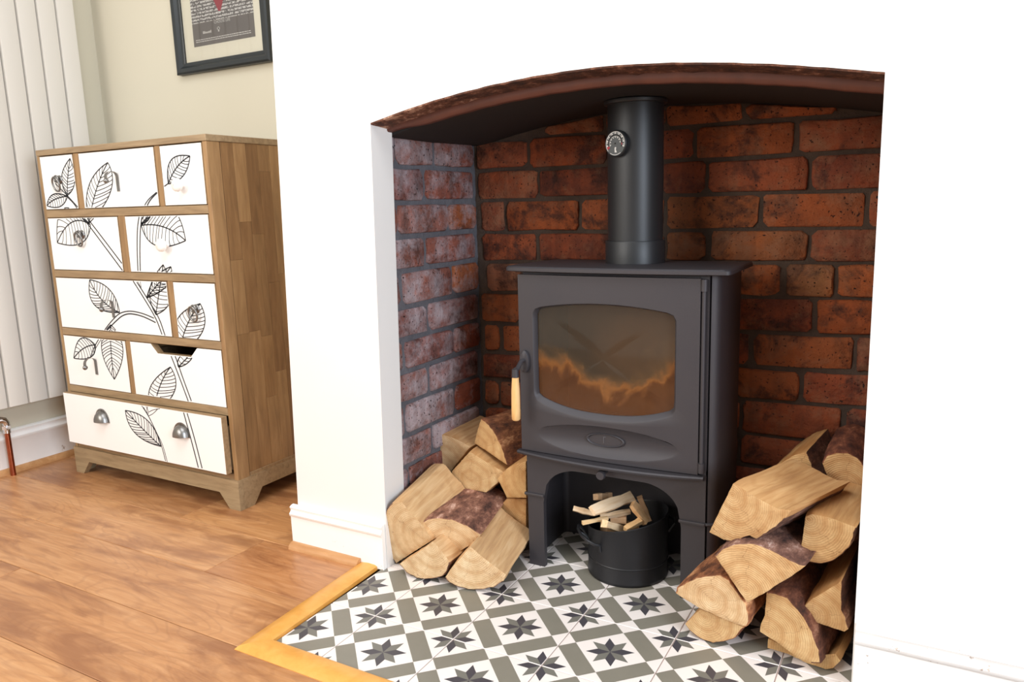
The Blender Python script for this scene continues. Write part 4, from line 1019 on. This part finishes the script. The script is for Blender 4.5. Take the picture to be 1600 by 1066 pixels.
for k, rx in enumerate(rowsx):
    z0, z1 = rows_z[k]
    for j, (a, c) in enumerate(rx):
        fy = .2605 if k == 4 else .2848
        b = MB(); g = .0018
        notch = (k == 3 and j == 1)
        a_, c_, z0_, z1_ = a+g, c-g, z0+g, z1-g
        if k == 4: z0_, z1_ = .116, .2875
        if notch:
            outl = [(a_, z0_), (c_, z0_), (c_, z1_), (-1.050, z1_), (-1.080, z1_-.028), (-1.229, z1_-.028), (-1.258, z1_), (a_, z1_)]
            # in convex pieces so that the notch stays open
            b.prism([(a_, z0_), (-1.258, z0_), (-1.258, z1_), (a_, z1_)], fy, fy+.020, 1); b.prism([(-1.258, z0_), (-1.229, z0_), (-1.229, z1_-.028), (-1.258, z1_)], fy, fy+.020, 1)
            b.prism([(-1.229, z0_), (-1.080, z0_), (-1.080, z1_-.028), (-1.229, z1_-.028)], fy, fy+.020, 1); b.prism([(-1.080, z0_), (-1.050, z0_), (-1.050, z1_), (-1.080, z1_-.028)], fy, fy+.020, 1)
            b.prism([(-1.050, z0_), (c_, z0_), (c_, z1_), (-1.050, z1_)], fy, fy+.020, 1)
        else: b.box((a_, fy, z0_), (c_, fy+.020, z1_), bev=.0008)
        dr = MB.go(b, 'drawer', [M['drawer_face'], WH], chest, (1.0, .95, .9), origin=((a+c)/2, fy, (z0+z1)/2))
        for p in dr.data.polygons:
            if p.normal.y > -.9: p.material_index = 1
        # drawer box behind the front
        b = MB(); d0 = fy+.0203; t_ = .010; x0_, x1_, zz0, zz1 = a_+.006, c_-.006, z0_+.006, z1_-.034
        b.box((x0_, d0, zz0), (x0_+t_, d0+.26, zz1)); b.box((x1_-t_, d0, zz0), (x1_, d0+.26, zz1)); b.box((x0_+t_, d0, zz0), (x1_-t_, d0+.25, zz0+.006)); b.box((x0_+t_, d0+.25, zz0), (x1_-t_, d0+.26, zz1))
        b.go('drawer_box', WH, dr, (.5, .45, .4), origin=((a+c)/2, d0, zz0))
        cut = None
        if notch: cut = lambda p: p.y > z1-.031 and -1.262 < p.x < -1.046
        print_mesh(1 if k == 4 else 0, a_, z0_, c_, z1_, fy-.0004, dr, cut)
        if (k, j) in pulls:
            ty, pxy = pulls[(k, j)]; q = at(*pxy, 1, fy-.012); q.y = fy
            {'ring': ring_pull, 'hook': hook, 'knob': knob}[ty](q, dr)
        if k == 4:
            for pxy in ((155, 657), (279, 680)):
                q = at(*pxy, 1, fy-.012); q.y = fy; q.z -= .004; cup_pull(q, dr)

# ------------------------------------------------------------------ radiator and pipe
rad = empty('column_radiator', (-1.90, .25, .2)); tag(rad, 'tall white vertical panel radiator on the left wall', 'radiator')
cedges = [.577-.067*i for i in range(13)]
for i, (hi, lo) in enumerate(zip(cedges, cedges[1:])):
    b = MB(); yc = (hi+lo)/2
    rows_ = []
    pr = [(-.0312, 0), (-.0312, .009), (-.029, .0128), (-.024, .014), (.024, .014), (.029, .0128), (.0312, .009), (.0312, 0)]
    for z_ in (.235, .238, 1.995, 2.0): rows_.append([Vector((-1.895+d*(1 if .236 < z_ < 1.999 else .3), yc+u, z_)) for u, d in pr])
    b.grid(rows_, closed=True); b.f += [tuple(range(8)), tuple(range(31, 23, -1))]; b.m += [0, 0]
    b.go('radiator_panel', M['radiator'], rad, smooth=40)
b = MB(); b.box((-1.925, cedges[-1]+.01, .262), (-1.896, .572, .305)); b.box((-1.925, cedges[-1]+.01, 1.90), (-1.896, .572, 1.95)); b.go('header_tube', M['radiator'], rad)
b = MB(); b.box((-1.9055, cedges[-1], .27), (-1.8965, .577, 1.97)); b.go('rear_web', M['rad_edge'], rad)
b = MB()
for y in (.50, 0.0, -.15):
    for z_ in (.5, 1.7): b.box((-1.945, y-.02, z_), (-1.925, y+.02, z_+.06))
b.box((-1.9255, -.17, .5), (-1.906, .52, .52)); b.box((-1.9255, -.17, 1.7), (-1.906, .52, 1.72)); b.go('wall_bracket', M['radiator'], rad)
pip = empty('heating_pipe', (-1.898, .165, 0)); tag(pip, 'short copper pipe with chrome elbow below the radiator', 'pipe')
b = MB(); b.tube([(-1.898, .165, 0), (-1.898, .165, .156)], .0085, 16); b.go('copper_tube', M['copper'], pip, smooth=50)
b = MB(); b.tube([(-1.898, .165, .150), (-1.898, .165, .185), (-1.898, .160, .194), (-1.898, .150, .198), (-1.898, .100, .198)], [.0115, .0115, .012, .0115, .010], 16)
b.tube([(-1.898, .165, .163), (-1.898, .165, .176)], .0145, 6); b.tube([(-1.898, .108, .198), (-1.898, .108, .262)], .010, 14); b.tube([(-1.898, .165, .170), (-1.882, .165, .170)], .0065, 10); b.go('chrome_elbow', M['chrome'], pip, smooth=40)

# ------------------------------------------------------------------ picture
px0, px1, pz0, pz1, py = -1.491, -1.052, 1.3275, 1.90, AY
pic = empty('framed_picture', ((px0+px1)/2, py, pz0)); tag(pic, 'black framed poster with a red shape and small print on the alcove wall', 'picture')
fwid = .037
prf = [(0, 0), (0, -.020), (.006, -.024), (.018, -.022), (.026, -.014), (.034, -.013), (fwid, -.011), (fwid, 0)]
def side_frame(p, q, din):
    p, q, din = Vector(p), Vector(q), Vector(din); dl = (q-p).normalized(); m_ = MB()
    m_.grid([[e+din*u+dl*(u if e is p else -u)+Vector((0, d, 0)) for u, d in prf] for e in (p, q)], closed=True); n = 8; m_.f += [tuple(range(n)), tuple(range(2*n-1, n-1, -1))]; m_.m += [0, 0]
    m_.go('frame_side', M['frame_black'], pic, smooth=35)
side_frame((px0, py, pz0), (px1, py, pz0), (0, 0, 1)); side_frame((px0, py, pz1), (px1, py, pz1), (0, 0, -1)); side_frame((px0, py, pz0), (px0, py, pz1), (1, 0, 0)); side_frame((px1, py, pz0), (px1, py, pz1), (-1, 0, 0))
b = MB(); b.box((px0+.03, py-.006, pz0+.03), (px1-.03, py-.001, pz1-.03)); b.go('mount', M['mat'], pic)
qx0, qx1, qz0, qz1 = -1.409, -1.122, 1.411, 1.82
b = MB(); b.box((qx0, py-.0066, qz0), (qx1, py-.0061, qz0+.072)); po = b.go('poster_base', M['poster_dark'], pic)
b = MB(); b.box((qx0, py-.0066, qz0+.0725), (qx1, py-.0061, qz1)); b.go('poster_print', M['poster_text'], pic)
# red shape tapering to a point in small steps
b = MB(); tipx, tipz = -1.272, 1.508
hw_ = lambda z_: .0 if z_ < tipz else min(.10, (z_-tipz)*.52+.003)
z_ = tipz
while z_ < 1.74:
    h_ = hw_(z_) if z_ < 1.64 else max(.0, .10-(z_-1.64)*.6)
    b.box((tipx-.004-h_*1.0, py-.0072, z_), (tipx+.002+h_, py-.0067, z_+.0055)); z_ += .0055
b.go('red_shape', M['poster_red'], pic)
def text(s, x, z_, size, name='lettering'):
    cu = bpy.data.curves.new(name, 'FONT'); cu.body = s; cu.size = size; o = bpy.data.objects.new(name, cu); C.objects.link(o)
    bpy.context.view_layer.update(); dg = bpy.context.evaluated_depsgraph_get(); me = bpy.data.meshes.new_from_object(o.evaluated_get(dg)); bpy.data.objects.remove(o)
    o = link(name, me, M['poster_white']); o.matrix_world = Matrix.Translation((x, py-.0070, z_)) @ Matrix.Rotation(math.pi/2, 4, 'X')
    o.parent = pic; bpy.context.view_layer.update(); o.matrix_parent_inverse = pic.matrix_world.inverted(); return o
text('CHOOSE LIFE', -1.303, 1.4725, .0125)
b = MB()
for r_, zz in enumerate((1.4235, 1.4295)):
    x = qx0+.012
    while x < qx1-.02:
        wdt = random.uniform(.004, .012); b.box((x, py-.0070, zz), (min(x+wdt, qx1-.012), py-.0067, zz+.0026)); x += wdt+.0022
x = -1.360
for i in range(8):
    h = random.choice((.005, .008, .006)); b.box((x, py-.0070, 1.4475), (x+.0035, py-.0067, 1.4475+h)); x += .0052
b.box((-1.288, py-.0070, 1.446), (-1.282, py-.0067, 1.461)); b.box((-1.2915, py-.0070, 1.453), (-1.2785, py-.0067, 1.4585))
b.go('fine_print', M['poster_white'], pic)
b = MB(); b.add([(px0+fwid-.004, py-.0095, pz0+fwid-.004), (px1-fwid+.004, py-.0095, pz0+fwid-.004), (px1-fwid+.004, py-.0095, pz1-fwid+.004), (px0+fwid-.004, py-.0095, pz1-fwid+.004)], [(0, 1, 2, 3)]); pg_ = b.go('picture_glass', M['pic_glass'], pic)
if pg_.data.polygons[0].normal.y > 0: pg_.data.flip_normals()
# lower edge of the hanging on the breast above the arch, only its sliver in frame
